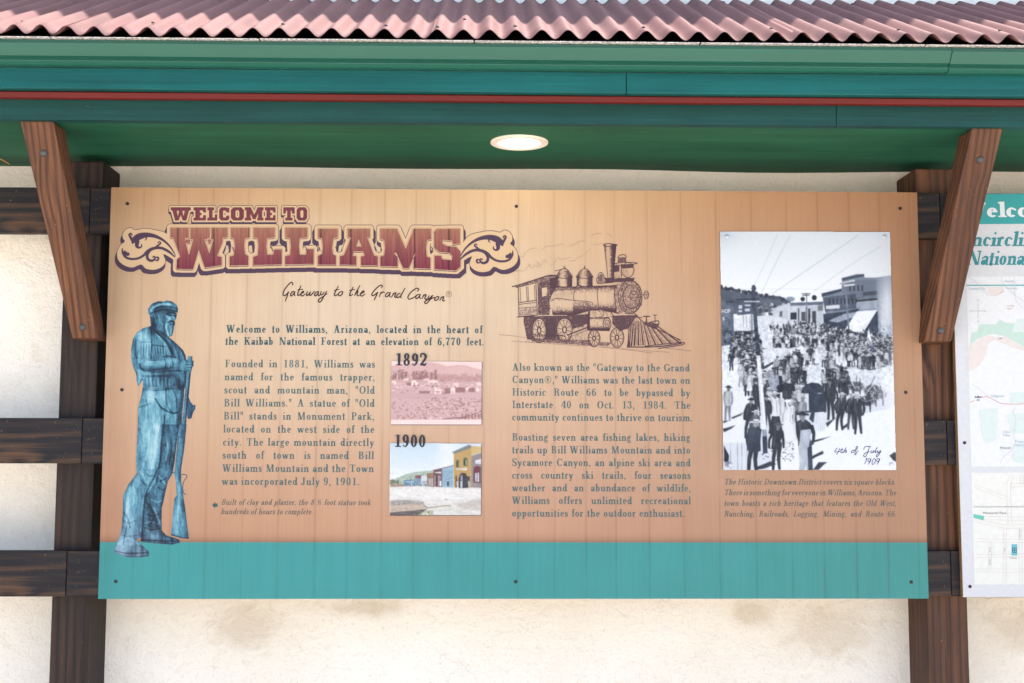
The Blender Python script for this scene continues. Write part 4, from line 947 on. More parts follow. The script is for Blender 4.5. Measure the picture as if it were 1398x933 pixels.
for p, w_, v in (([(378,0),(366,150),(350,290),(262,480),(240,740)],2.0,-.38), ([(340,20),(335,150),(310,290)],4.5,.20), ([(225,330),(240,380),(270,410)],1.6,-.3), ([(150,420),(140,560),(140,680)],4.0,.18), ([(300,560),(330,640),(350,700)],2.0,-.35), ([(360,380),(400,360)],1.6,-.3), ([(350,340),(400,400)],1.8,.25),
                ([(270,520),(320,600),(290,680)],1.8,-.4), ([(320,560),(360,660)],1.6,.3), ([(120,590),(145,640),(130,720),(110,810)],1.3,-.4), ([(60,845),(140,862),(284,858)],1.6,-.35), ([(240,770),(340,778),(490,780)],1.6,-.35), ([(80,800),(150,760),(220,800)],3.0,.15), ([(140,600),(160,690)],1.6,-.35), ([(484,80),(466,200)],1.0,-.4), ([(440,740),(500,755),(550,762)],1.6,-.35), ([(490,400),(480,640)],2.2,.15)):
    tline(p, w_, v, sb_)
tglow(225, 300, 50, 60, .18); tglow(300, 690, 70, 50, .15); tglow(480, 700, 30, 50, .12); tglow(250, 860, 40, 90, .05); tglow(300, 100, 60, 120, .16, sb_); tglow(350, 250, 60, 60, -.1); tglow(380, 585, 80, 40, -.12)
for p, w_, v, fn in (([(335,10),(322,140),(300,280)],8,.20,sb_), ([(165,430),(150,560),(145,660)],7,.16,sb_), ([(225,40),(225,180),(235,300)],5,-.14,sb_), ([(240,480),(225,600),(225,740)],6,-.20,sb_), ([(200,300),(185,380),(190,450)],6,-.12,sa), ([(235,285),(262,300),(280,330)],8,.20,sa), ([(250,462),(330,470),(420,455),(470,450)],5,.20,sa), ([(225,500),(330,512),(430,502)],5,-.22,sa), ([(290,660),(300,760),(330,900)],9,.16,sa), ([(480,640),(490,760),(470,900)],6,-.16,sa), ([(430,330),(480,400),(505,440)],6,.12,sa), ([(440,540),(480,580),(500,640)],6,-.2,sa), ([(420,80),(380,70),(320,95)],4,.2,sa), ([(420,170),(425,180)],4,.15,sa), ([(330,170),(320,215)],6,-.16,sa), ([(410,130),(445,130)],4,-.15,sa), ([(405,215),(425,280)],5,.12,sa), ([(100,810),(180,790)],7,.12,sb_), ([(300,745),(380,760)],5,.12,sb_), ([(480,560),(470,720)],6,.12,sb_), ([(340,430),(300,560),(300,690)],7,-.16,sb_), ([(370,440),(345,560)],5,.16,sb_)):
    tmp = Cv.__new__(Cv); tmp.__dict__.update(S.__dict__); tmp.a = np.zeros((S.h, S.w, 3)); tmp.al = np.zeros((S.h, S.w)); tmp.line(fn(p), w_, (1, 1, 1), 1.0, 3, 2.2); tone += v*tmp.a[..., 0]
tone = 0.50+(tone-0.5)*1.0
col_t = np.stack([np.interp(tone, pal_x, pal[:, k]) for k in range(3)], -1)
low = np.clip((S.ys[:, None]-690)/70, 0, 1)[..., None]*np.clip(1-(S.xs[None, :, None]-222)/8, 0, 1)          # the boots are greyer bronze
col_t = col_t*(1-low*.55)+(col_t.mean(-1, keepdims=True)*np.array((0.92, 0.99, 1.14)))*low*.55
gr_ = S.noise(9, 12, 21, 3)[..., None]; col_t = col_t*(1-0.3*np.clip(gr_-0.55, 0, 1)*2)+np.array((60, 150, 160))*0.3*np.clip(gr_-0.55, 0, 1)*2
S.a = col_t
SPR = Cv(150, 405, 272, 766, 2.2); SPR.line(sb_([(505,335),(530,335),(540,350),(520,380),(512,420),(520,460),(535,465)]), .8, (1,1,1), 1, 3)
SPR.line(sb_([(440,322),(470,318)]), .9, (1, 1, 1), 1, 0); kk = SPR.al > .4; S.a[kk & ~keep] = (70, 80, 100); keep |= kk
decal('statue_picture', S, -0.0006, SG, keep)

# --- locomotive engraving
lo = lambda pts: [(675+p[0]/4.911, 310+p[1]/4.911)+((p[2]/4.911,) if len(p) > 2 else ()) for p in pts]
E = Cv(678, 312, 948, 486, 2.6, (0, 0, 0))
TN = np.zeros((E.h, E.w)); LN = np.zeros((E.h, E.w))
def etone(poly_, v, grad=None, mode='add'):
    r = E.polymask(lo(poly_), .5)
    if r is None: return
    sl, d, X, Y = r; m = d > 0
    t = np.full(d.shape, float(v))
    if grad:                                                   # (axis, stops) shading across the form
        ax, st = grad; q = (np.broadcast_to(X, d.shape)-675)*4.911 if ax == 'x' else (np.broadcast_to(Y, d.shape)-310)*4.911
        t = np.interp(q, [s[0] for s in st], [s[1] for s in st])
    TN[sl] = np.where(m, t if mode == 'set' else np.maximum(TN[sl], t), TN[sl])
def eline(pts, w=3.0, v=1.0, smooth=3):
    E.al[:] = 0; E.a[:] = 0; E.line(lo(pts), w/4.911, (1, 1, 1), 1.0, smooth, 0.2); np.maximum(TN, v*E.al, out=TN); np.maximum(LN, v*E.al, out=LN)
def ecirc(x, y, rx, ry, w=3, v=1.0, a0=0, a1=360):
    eline([(x+rx*math.cos(R(t)), y+ry*math.sin(R(t))) for t in np.linspace(a0, a1, 25)], w, v, 0)
# boiler and smokebox
etone([(410,400),(540,400),(820,390),(820,580),(780,570),(640,560),(530,590),(400,580),(380,500)], 0, ('y', [(385,.95),(410,.55),(445,.12),(490,.05),(525,.35),(560,.8),(590,1.)]))
etone([(370,480),(520,490),(530,590),(390,590)], 0, ('y', [(480,.5),(500,.1),(540,.12),(570,.6),(590,.95)]), 'set')
etone([(530,505),(645,500),(650,560),(530,590)], 0, ('y', [(500,.4),(520,.45),(590,.95)]), 'set')
etone([(380,420),(540,400),(520,470),(420,470)], 0.28); etone([(800,390),(860,360),(980,420),(990,520),(930,590),(850,580),(800,540)], 0.45)
for q in ([(700,395),(690,450),(700,560)], [(545,400),(530,470),(540,500)], [(800,388),(808,470),(812,560)], [(380,500),(420,478),(520,492),(640,502),(660,520)], [(400,580),(530,590),(650,560),(780,570),(840,585)]): eline(q, 4)
ecirc(910, 470, 80, 112, 5); ecirc(916, 470, 72, 104, 3, .9); ecirc(920, 468, 58, 80, 6); ecirc(922, 468, 46, 64, 2, .8); ecirc(936, 462, 28, 32, 4)
etone([(880,400),(980,400),(990,530),(930,570),(870,540)], .40); etone([(915,440),(955,440),(955,485),(915,485)], .45); eline([(920,455),(955,450)], 4); eline([(915,480),(985,470)], 4); eline([(870,550),(820,580),(990,520)], 4, .7)
for a in range(0, 360, 30): eline([(918+66*math.cos(R(a)), 469+92*math.sin(R(a))), (918+69*math.cos(R(a)), 469+96*math.sin(R(a)))], 6, 1, 0)
ecirc(1018, 456, 16, 28, 4); eline([(985,455),(1038,452)], 4); etone([(1006,435),(1032,435),(1032,485),(1006,485)], .4)
# stack and headlamp
etone([(735,118),(818,115),(800,360),(760,370)], 0, ('x', [(735,.9),(750,.35),(765,.15),(785,.6),(800,.95),(818,1)]))
eline([(733,118),(760,112),(818,118),(812,128),(740,130),(733,118)], 5); eline([(738,125),(764,370)], 3.5); eline([(816,122),(798,350)], 3.5); etone([(740,345),(805,335),(800,375),(745,380)], .8)
etone([(795,250),(850,240),(850,345),(800,350)], .35); etone([(805,258),(838,256),(836,300),(806,302)], .8)
eline([(795,250),(850,238),(940,240),(946,248),(800,262)], 5); eline([(800,255),(800,350),(850,348),(850,250)], 4); ecirc(895, 290, 42, 50, 4); ecirc(897, 292, 34, 42, 2, .8); etone([(850,250),(935,250),(930,275),(850,280)], .75); etone([(862,285),(895,270),(900,335),(870,330)], .28)
etone([(830,205),(880,203),(885,235),(825,238)], .6); eline([(826,205),(846,188),(876,188),(884,206)], 5); eline([(838,190),(870,186)], 4); etone([(800,345),(940,340),(935,365),(800,372)], .75)
# domes, bell, whistle
for x0, x1, yt, yb in ((415, 520, 335, 400), (553, 657, 335, 395)):
    m_ = (x0+x1)/2
    etone([(x0,yt),(x1,yt),(x1,yb),(x0,yb)], 0, ('x', [(x0,.9),(x0+18,.45),(x0+38,.06),(x0+60,.30),(x0+85,.85),(x1,1)]))
    etone([(x0,yt),(m_-25,yt-42),(m_+25,yt-42),(x1,yt)], 0, ('x', [(x0,.8),(x0+40,.25),(x1,.95)])); eline([(x0-4,yt),(m_-28,yt-42),(m_,yt-54),(m_+28,yt-42),(x1+4,yt)], 5); eline([(x0-6,yt+2),(m_,yt+10),(x1+6,yt+2)], 5); eline([(x0,yt),(x0,yb)], 3); eline([(x1,yt),(x1,yb)], 3)
    eline([(x0-16,yb+14),(x0+8,yb-2),(m_,yb+6),(x1-8,yb-2),(x1+18,yb+12)], 6); eline([(m_,yt-54),(m_,yt-72)], 6); etone([(x0-20,yb+8),(x1+20,yb+4),(x1+10,yb+22),(x0-10,yb+28)], .55)
eline([(405,296),(470,280),(480,275)], 4); etone([(695,320),(735,318),(742,375),(690,378)], .5); eline([(690,345),(700,315),(715,305),(730,318),(742,350)], 4); eline([(686,345),(692,378),(742,376),(746,340)], 5); eline([(715,308),(715,375)], 4)
# cab
eline([(120,400),(155,392),(280,352),(370,325),(420,330)], 7); eline([(150,408),(290,372),(410,345)], 4); etone([(125,398),(285,350),(410,318),(418,340),(290,368),(150,408)], .55)
eline([(160,410),(165,605)], 5); eline([(278,378),(288,590)], 5); eline([(290,376),(296,590)], 3); eline([(172,412),(178,505)], 3); eline([(215,402),(220,498)], 4); eline([(225,400),(230,497)], 3); eline([(268,390),(273,490)], 3)
eline([(165,508),(282,492)], 5); eline([(165,520),(282,505)], 4); eline([(165,545),(284,535)], 3); eline([(150,605),(290,592)], 6); etone([(168,545),(284,535),(286,590),(168,600)], .42); etone([(170,520),(282,505),(282,535),(170,545)], .25)
etone([(292,375),(420,345),(410,420),(370,480),(370,590),(296,590)], .62); etone([(318,410),(352,405),(354,460),(320,468)], .0, None, 'set'); eline([(316,408),(354,402),(356,462),(318,470),(316,408)], 3)
etone([(370,345),(418,340),(412,400),(395,420),(375,410)], .85); eline([(375,480),(400,400),(420,380)], 4); eline([(360,510),(358,545),(380,545)], 5); 
# under the boiler: frame, cylinder, wheels, rods
etone([(195,600),(640,590),(640,640),(600,660),(610,760),(220,755),(195,640)], .66); etone([(520,590),(640,585),(640,650),(520,655)], .72)
etone([(500,690),(625,660),(625,760),(500,770)], .25, None, 'set')
for x, y, rx, ry in ((300, 695, 46, 82), (470, 690, 52, 78), (668, 748, 40, 56), (822, 742, 46, 66)):
    etone([(x+rx*math.cos(R(a)), y+ry*math.sin(R(a))) for a in range(0, 360, 20)], .18, None, 'set')
    ecirc(x, y, rx, ry, 6); ecirc(x, y, rx*.84, ry*.84, 2.5, .8); ecirc(x, y, rx*.25, ry*.25, 7)
    for a in range(10, 360, 36): eline([(x+rx*.25*math.cos(R(a)), y+ry*.25*math.sin(R(a))), (x+rx*.85*math.cos(R(a)), y+ry*.85*math.sin(R(a)))], 4, .9, 0)
etone([(342,620),(410,615),(410,740),(345,745)], .80); etone([(225,745),(640,760),(660,800),(560,790),(260,770)], .55); etone([(700,770),(790,775),(760,800),(700,795)], .5)
eline([(270,725),(440,728),(470,735)], 7); eline([(270,735),(440,740)], 3); eline([(490,725),(640,668)], 8); eline([(500,740),(640,685)], 3)
etone([(625,612),(770,610),(775,695),(630,690)], 0, ('y', [(605,.9),(622,.25),(645,.04),(668,.35),(690,.95)]), 'set'); ecirc(755, 650, 26, 44, 5); ecirc(758, 650, 14, 26, 4, .9); etone([(735,620),(778,620),(778,680),(735,680)], .35); eline([(628,612),(770,608)], 5); eline([(630,692),(770,696)], 6); eline([(626,612),(630,692)], 5)
etone([(630,562),(725,556),(790,600),(640,608)], .18, None, 'set'); eline([(630,565),(645,556),(722,556),(726,600),(640,608),(630,565)], 4); eline([(765,548),(830,640),(845,660)], 5); eline([(780,600),(900,595),(990,610)], 5); etone([(790,600),(960,590),(900,680),(840,700),(790,650)], .7); etone([(620,590),(640,560),(640,700),(620,690)], .8)
# pilot
etone([(905,640),(940,622),(1000,660),(1250,760),(1250,790),(1100,800),(900,800)], .30)
for k in range(11):
    t = k/10; eline([(905+t*150, 640+t*2-10*math.sin(t*3), 4), (895+t*60+t*t*290, 800-t*20, 10)], 6, .95, 0); eline([(912+t*150, 640), (910+t*62+t*t*288, 797-t*20)], 3, .8, 0)
eline([(890,805),(1000,806),(1130,800),(1252,782)], 8); eline([(940,580),(1000,640),(1100,690),(1245,758)], 6); eline([(1000,600),(1040,600)], 8); eline([(1020,600),(1018,640)], 7); eline([(1076,592),(1078,640)], 5); eline([(1066,592),(1088,592)], 5); eline([(1040,640),(1098,630),(1100,660)], 6); etone([(1000,640),(1100,650),(1090,690),(1010,660)], .65)
eline([(1010,800),(1250,775),(1255,792),(1100,815)], 6)
hr_ = random.Random(4)
for k in range(150):
    x = hr_.uniform(390, 800); y = hr_.choice((hr_.uniform(392, 425), hr_.uniform(525, 585), hr_.uniform(540, 588))); eline([(x, y), (x+hr_.uniform(4, 12), y+hr_.uniform(10, 22))], 1.8, hr_.uniform(.5, .95), 0)
for k in range(110):
    x, y = hr_.uniform(210, 640), hr_.uniform(600, 760); eline([(x, y), (x+hr_.uniform(-10, 16), y+hr_.uniform(8, 24))], 2.2, hr_.uniform(.6, 1), 0)
for k in range(60):
    a_1 = R(hr_.uniform(0, 360)); q_1 = hr_.uniform(.62, .98); eline([(914+76*q_1*math.cos(a_1), 470+108*q_1*math.sin(a_1)), (914+76*q_1*math.cos(a_1+.22), 470+108*q_1*math.sin(a_1+.22))], 2.2, .85, 0)
for k in range(70):
    x, y = hr_.uniform(296, 415), hr_.uniform(350, 590)
    if x > 370 and y > 440: continue
    eline([(x, y), (x+hr_.uniform(-6, 10), y+hr_.uniform(10, 24))], 2.0, .8, 0)
for k in range(50):
    x, y = hr_.uniform(640, 960), hr_.uniform(590, 690); eline([(x, y), (x+hr_.uniform(-8, 14), y+hr_.uniform(6, 20))], 2.0, .85, 0)
etone([(318,410),(352,405),(354,460),(320,468)], .0, None, 'set')
# rails and smoke
eline([(30,722),(160,735),(230,748)], 2.2, .75); eline([(120,766),(400,785),(620,800)], 2.2, .75); eline([(700,805),(900,825),(1060,846)], 2.2, .75); eline([(640,790),(820,810),(980,826),(1175,842)], 2, .6); eline([(1130,810),(1320,832)], 2.2, .75)
for q in ([(165,200),(195,198),(205,175),(240,148),(280,142)], [(318,152),(350,130),(395,130),(430,122),(470,112)], [(508,128),(540,118),(565,98),(608,94)], [(650,72),(662,52),(690,44),(718,44)], [(756,46),(780,56),(788,72)], [(664,118),(690,118),(712,112),(732,118)], [(372,262),(395,252),(412,225),(430,205),(440,218),(480,212),(510,205)], [(500,228),(540,225),(560,205),(590,195),(620,170),(644,142)], [(135,285),(150,300),(172,292),(190,298),(212,280),(232,262),(250,275),(275,258),(300,270),(322,245),(338,222),(352,240)], [(225,250),(240,262),(232,245)], [(285,235),(300,255),(298,238)]):
    eline(q, 1.8, .6)
hz = E.noise(.9, 2.6, 31, 2, .5); hz2 = E.noise(2.4, .8, 32, 2, .5); thr = 0.5*hz+0.5*hz2
lo_, hi_ = np.percentile(thr, 2), np.percentile(thr, 98); thr = np.clip((thr-lo_)/(hi_-lo_), 0.0, 1.0)
a_ = np.clip(0.5+(TN*1.22-0.10-thr*0.70)*1.9, 0, 1)*np.clip(TN*1.6, 0, 1)
a_ = np.maximum(a_, np.clip(LN*0.95, 0, 1)); a_ = a_*(0.65+0.35*np.clip(TN, 0, 1))
keep = a_ > 0.10
inkc = np.array((80, 54, 64.))
PB = np.empty((E.h, E.w, 3)); sub = [(int(j), int(i)) for j in np.linspace(0, E.h-1, 12) for i in np.linspace(0, E.w-1, 16)]
gj, gi = np.linspace(0, E.h-1, 12), np.linspace(0, E.w-1, 16)
grid = np.array([[printed(at(E.xs[int(i)], E.ys[int(j)], 0).x, at(E.xs[int(i)], E.ys[int(j)], 0).z) for i in gi] for j in gj])
for k in range(3):
    t1_ = np.stack([np.interp(np.arange(E.w), gi, grid[j, :, k]) for j in range(12)]); PB[..., k] = np.stack([np.interp(np.arange(E.h), gj, t1_[:, i]) for i in range(E.w)], 1)
E.a = PB*(1-a_[..., None])+inkc*a_[..., None]
decal('locomotive_drawing', E, -0.0006, SG, keep)

# --- screws in the panel
for x, y in ((174, 278.5), (705, 282), (1229, 285), (166.5, 532.5), (1236.5, 536), (158, 794), (704, 794.5), (1244, 795)):
    p = at(x, y, 0); b = bmesh.new(); add_disc_y(b, p.x, 0.0002, p.z, 0.0052, 0.0022, 16, 0.0006); obj('screw', b, SCREW, SG)
# ------------------------------------------------------------------ the three photographs mounted on the town sign
def plate(name, quad, cv, th=0.003):
    """thin print with real thickness; quad = its corners in the survey photograph"""
    P = [at(x, y, -th) for x, y in quad]
    bm = bmesh.new(); f = [bm.verts.new((p.x, -th+0.0003, p.z)) for p in P]; b = [bm.verts.new((p.x, -0.0004, p.z)) for p in P]
    bm.faces.new(f); bm.faces.new(b[::-1])
    for i in range(4): bm.faces.new((f[i], b[i], b[(i+1) % 4], f[(i+1) % 4]))
    o = obj(name, bm, PLATE_M, SG)
    r = cv.polymask(quad, 1); k = np.zeros((cv.h, cv.w), bool); k[r[0]] = r[1] > 0
    decal('picture', cv, -th, o, k)
    return o
PLATE_M = plain('print_edge_grey', (0.30, 0.31, 0.36), 0.6, 0.2)
rg = random.Random(77)

# --- parade on the main street
k1 = lambda pts: [(975+p[0]/5.377, 310+p[1]/5.377) for p in pts]
k2 = lambda pts: [(975+p[0]/5.185, 470+p[1]/5.185) for p in pts]
C1 = Cv(981, 314, 1226, 644, 2.0, (240, 245, 251))
D = np.array((50, 59, 77.)); Md = np.array((116, 126, 146.)); L = np.array((240, 243, 248.))
mixc = lambda t: D*(1-t)+L*t
yy = C1.ys[:, None]; xx = C1.xs[None, :]
sk = np.clip((yy-316)/80, 0, 1)[..., None]; C1.a = np.array((218, 228, 239.))*(1-sk)+np.array((244, 248, 252.))*sk+np.zeros((C1.h, C1.w, 1))
C1.glow(985, 318, 18, 14, (185, 202, 222), .7)
for q, w_, a_ in (([(465,55),(380,250),(290,435)],.8,.42), ([(560,60),(450,270),(345,490)],1.3,.35), ([(1060,60),(720,290),(430,490)],1.2,.45), ([(1225,140),(1000,280),(730,475)],1.2,.32), ([(150,458),(500,455),(930,464)],.6,.35)): C1.line(k1(q), w_, (150, 166, 190), a_, 3)
# far hill and trees
C1.poly(k1([(40,430),(100,462),(170,482),(260,488),(340,505),(400,515),(440,512),(500,535),(560,540),(560,600),(300,640),(40,640)]), (96, 110, 136))
for i in range(90):
    x = rg.uniform(45, 540); y = 440+(x-45)*.19+rg.uniform(-6, 10); C1.ell(*k1([(x, y)])[0], rg.uniform(1, 2.4), rg.uniform(1.2, 2.6), mixc(rg.uniform(0, .22)), .9)
C1.ell(*k1([(735, 520)])[0], 3.4, 3.6, D); C1.ell(*k1([(650, 530)])[0], 3.0, 3, D); C1.ell(*k1([(560, 530)])[0], 6, 3.4, (130, 150, 180))
for i in range(60):
    x, y = rg.uniform(320, 520), rg.uniform(560, 660); C1.poly(k1([(x-14, y+8), (x, y-6), (x+14, y+8), (x+12, y+18), (x-12, y+18)]), mixc(rg.uniform(.1, .9)), .8)
# the street
st = k1([(300,655),(420,650),(560,690),(820,800),(1320,900)])+[(1226, 470), (1226, 644), (981, 644), (981, 470)]
C1.poly(st, (216, 225, 237)); C1.poly(k2([(60,180),(160,150),(330,560),(230,700),(60,700)]), (232, 238, 248)); C1.poly(k2([(700,620),(900,520),(1300,450),(1300,930),(380,930),(420,760)]), (238, 243, 251))
# middle blocks of shops
C1.poly(k1([(430,600),(550,560),(800,552),(815,720),(760,730),(545,690),(430,650)]), (196, 206, 222)); C1.poly(k1([(560,556),(800,548),(800,572),(560,580)]), (110, 126, 154))
for x0, x1, y0, y1, t in ((560,605,630,680,.05), (640,670,625,690,.2), (690,705,600,720,.1), (720,748,620,720,.15), (615,625,600,690,.25), (760,800,575,615,.45), (480,500,620,660,.3), (580,600,590,612,.9), (672,684,590,700,.3)): C1.poly(k1([(x0,y0),(x1,y0-2),(x1,y1),(x0,y1)]), mixc(t))
for y in range(590, 720, 14): C1.line(k1([(712, y), (790, y+2)]), .5, D, .5)
# tall brick block
C1.poly(k1([(790,490),(935,452),(938,376),(1045,346),(1100,346),(1105,372),(1190,372),(1280,358),(1310,358),(1310,860),(820,660)]), (128, 146, 174))
C1.poly(k1([(935,376),(1100,345),(1100,362),(940,394)]), (78, 94, 124)); C1.poly(k1([(788,488),(935,454),(935,474),(790,514)]), (70, 86, 116))
C1.poly(k1([(800,520),(1040,490),(1045,600),(815,622)]), (96, 113, 143)); C1.poly(k1([(820,580),(920,572),(922,598),(820,604)]), (214, 222, 234))
for i in range(26):
    y = 395+i*6.2; C1.line(k1([(945, y+4), (1095, y-3), (1190, y)]), .45, D, .35)
for x in range(840, 1040, 28): C1.poly(k1([(x,528),(x+14,526),(x+15,566),(x+1,568)]), mixc(.05), .8)
for x in range(960, 1090, 30): C1.poly(k1([(x,430),(x+14,427),(x+15,470),(x+1,472)]), mixc(.08), .7)
C1.poly(k1([(1090,480),(1195,470),(1195,500),(1095,505)]), mixc(.12), .7); C1.poly(k1([(1045,540),(1195,530),(1195,600),(1045,610)]), (150, 166, 192)); C1.line(k1([(1045,545),(1195,530)]), 2.2, D)
C1.glow(*k1([(1270, 600)])[0], 11, 45, (234, 240, 248), .95)
for i in range(40):
    y = 380+i*12; C1.line(k1([(1195, y), (1305, y-3)]), .4, (140, 156, 184), .35)
C1.poly(k1([(800,640),(940,625),(1060,600),(1060,790),(1200,620),(1205,860),(820,860),(805,720)]), (66, 82, 112))
C1.poly(k1([(838,690),(950,640),(1050,622),(1020,665),(905,702)]), (152, 168, 194)); C1.poly(k1([(1048,620),(1197,610),(1092,782),(958,756)]), (240, 245, 252)); C1.poly(k1([(1195,616),(1200,830),(1130,820),(1100,780)]), (72, 88, 118))
C1.line(k1([(962,400),(978,620),(998,870)]), 2.3, (122, 138, 168)); C1.line(k1([(925,418),(1025,396)]), 2.6, (226, 233, 243)); C1.line(k1([(925,418),(1025,402)]), .8, D, .8); C1.line(k1([(955,432),(1028,424)]), 2, (226, 233, 243))
C1.line(k1([(678,488),(682,720)]), 1.4, (120, 136, 164)); C1.line(k1([(645,492),(705,490)]), .9, D); C1.line(k1([(650,503),(700,502)]), .9, D); C1.line(k1([(545,560),(548,700)]), 1.6, (215, 223, 235))
# corner shop on the left
C1.poly(k1([(40,562),(100,546),(138,546),(150,858),(40,880)]), (100, 117, 146)); C1.poly(k1([(88,545),(140,542),(140,556),(88,560)]), (70, 86, 116))
for i in range(30): C1.line(k1([(45, 566+i*10), (145, 562+i*10)]), .4, (140, 156, 182), .5)
C1.poly(k1([(70,762),(130,758),(134,850),(74,856)]), (74, 90, 120)); C1.ell(*k1([(102, 806)])[0], 4, 6.5, (120, 136, 164))
C1.poly(k1([(148,660),(170,672),(232,640),(272,730),(272,762),(150,760)]), (226, 233, 244)); C1.poly(k1([(150,765),(275,762),(275,880),(150,880)]), (66, 82, 112)); C1.poly(k1([(165,560),(260,555),(262,640),(170,650)]), (92, 108, 138))
for x0, x1, y0, y1 in ((180,205,575,600), (225,268,570,582), (180,205,612,625), (225,262,600,620)): C1.poly(k1([(x0,y0),(x1,y0),(x1,y1),(x0,y1)]), (218, 226, 238), .85)
for i in range(6): C1.poly(k1([(210+i*12,650),(216+i*12,648),(218+i*12,735),(212+i*12,738)]), mixc(.9 if i % 2 else .25), .6)

def person(x, y, h, top, bot, hat=None, dress=False, hatw=1.0, turn=0.0):
    """figure in the print: feet at (x, y), h tall, in photograph pixels"""
    w = h*0.115; hd = h*0.066; ln = rg.uniform(-.05, .05)*h; sf = min(.55, .25+h*.006)
    tx = x+ln; sh = np.asarray(top)*.72+D*.28
    if dress: C1.poly([(x-w*.5, y-h*.56), (x+w*.5, y-h*.56), (x+w*1.1, y-h*.25), (x+w*1.5, y-h*.02), (x+w*.5, y+h*.012), (x-w*.7, y+h*.012), (x-w*1.45, y-h*.03), (x-w*1.0, y-h*.28)], bot, 1, sf)
    else:
        st_ = rg.uniform(0, .6)
        C1.line([(tx-w*.38, y-h*.50, w*.82), (x-w*.42-w*st_*.3, y-h*.25, w*.66), (x-w*.5-w*st_*.4, y, w*.5)], 1, bot, 1, 2, sf); C1.line([(tx+w*.38, y-h*.50, w*.82), (x+w*.42, y-h*.25, w*.66), (x+w*.5+w*st_*.4, y-h*.01, w*.5)], 1, bot, 1, 2, sf)
    C1.poly([(tx-w*.35, y-h*.865), (tx+w*.35, y-h*.865), (tx+w*.85, y-h*.825), (tx+w*.95, y-h*.74), (x+w*.80, y-h*.6), (x+w*.92, y-h*.43), (x, y-h*.415), (x-w*.92, y-h*.43), (x-w*.80, y-h*.6), (tx-w*.95, y-h*.74), (tx-w*.85, y-h*.825)], top, 1, sf)
    e1, e2 = rg.uniform(.9, 1.35), rg.uniform(.9, 1.35); k1_, k2_ = rg.uniform(-.3, .3), rg.uniform(-.3, .3)
    C1.line([(tx-w*.82, y-h*.79, w*.5), (x-w*e1, y-h*.62, w*.46), (x-w*(e1-.2+k1_), y-h*.46, w*.36)], 1, sh, 1, 2, sf); C1.line([(tx+w*.82, y-h*.79, w*.5), (x+w*e2, y-h*.62, w*.46), (x+w*(e2-.2+k2_), y-h*.46, w*.36)], 1, sh, 1, 2, sf)
    if h > 18:
        C1.line([(tx-w*.5, y-h*.80, w*.25), (x-w*.45, y-h*.5, w*.18)], 1, mixc(.62) if top[0] < 120 else mixc(.55), .35, 0, .6); C1.line([(tx+w*.25, y-h*.78, w*.2), (x+w*.35, y-h*.46, w*.14)], 1, mixc(.08), .4, 0, .6)
        if rg.random() < .5: C1.poly([(tx-w*.15, y-h*.86), (tx+w*.15, y-h*.86), (tx, y-h*.74)], mixc(.9), .8)
    hx = tx+ln*.5+turn*w*.3
    C1.line([(hx, y-h*.9, hd*.9), (tx, y-h*.85, hd)], 1, mixc(.4), 1, 0, sf); C1.ell(hx, y-h*.915, hd*.78, hd, mixc(rg.uniform(.35, .7)), 1, sf)
    if hat is not None:
        tl_ = rg.uniform(-.12, .12)*hd; C1.line([(hx-hd*1.3*hatw, y-h*.945+tl_, hd*.35), (hx, y-h*.95, hd*.62), (hx+hd*1.3*hatw, y-h*.945-tl_, hd*.35)], 1, hat, 1, 2, sf*.8); C1.poly([(hx-hd*.85, y-h*.945), (hx-hd*.72, y-h*.99), (hx, y-h*1.0), (hx+hd*.75, y-h*.985), (hx+hd*.85, y-h*.945)], hat, 1, sf)
        if hat[0] > 150: C1.line([(hx-hd*.8, y-h*.952), (hx+hd*.8, y-h*.952)], hd*.22, D, .6)
    else: C1.ell(hx, y-h*.945, hd*.8, hd*.55, mixc(.08), 1, sf)
hgt_ = lambda y: max(4.5, 5+(y-440)*0.275)
jobs = []
def crowd(region, n, pale):
    P = np.array(region); lo__, hi__ = P.min(0), P.max(0); got = 0; tries = 0
    while got < n and tries < n*30:
        tries += 1; x, y = rg.uniform(lo__[0], hi__[0]), lo__[1]+(hi__[1]-lo__[1])*rg.random()**1.2
        ins = False
        for (ax, ay), (bx, by) in zip(P, np.roll(P, -1, 0)):
            if (ay > y) != (by > y) and x < (bx-ax)*(y-ay)/(by-ay)+ax: ins = not ins
        if ins: jobs.append((x, y, pale)); got += 1
crowd(k1([(440,760),(560,720),(760,720),(960,790),(1300,850)])+k2([(1290,40),(1290,170),(980,150),(900,60),(640,20),(420,30)]), 460, .40)
crowd(k2([(940,20),(1285,20),(1285,150),(1130,190),(960,170),(880,90)]), 200, .58)
crowd(k1([(150,830),(300,800),(350,900)])+k2([(330,120),(300,210),(200,190),(130,120),(100,60)]), 110, .30)
crowd(k2([(210,150),(330,140),(340,330),(280,360),(190,260)]), 34, .28); crowd(k2([(420,130),(720,110),(640,190),(430,215)]), 9, .2)
crowd(k2([(640,60),(860,70),(880,150),(760,240)]), 12, .3); crowd(k1([(395,760),(440,730),(430,760)]), 5, .4)
crowd(k2([(330,330),(420,320),(470,420),(360,450)]), 12, .3); crowd(k2([(180,200),(300,200),(320,420),(260,440),(200,330)]), 24, .3); crowd(k2([(230,330),(480,330),(560,450),(480,560),(300,560)]), 26, .3); crowd(k2([(440,230),(560,250),(700,270),(640,330),(440,330)]), 16, .35); crowd(k2([(560,430),(640,420),(660,520),(560,520)]), 5, .5); crowd(k2([(760,330),(900,260),(1000,330),(960,420),(800,430)]), 16, .15)
jobs.sort(key=lambda j: j[1])
rg.seed(5)
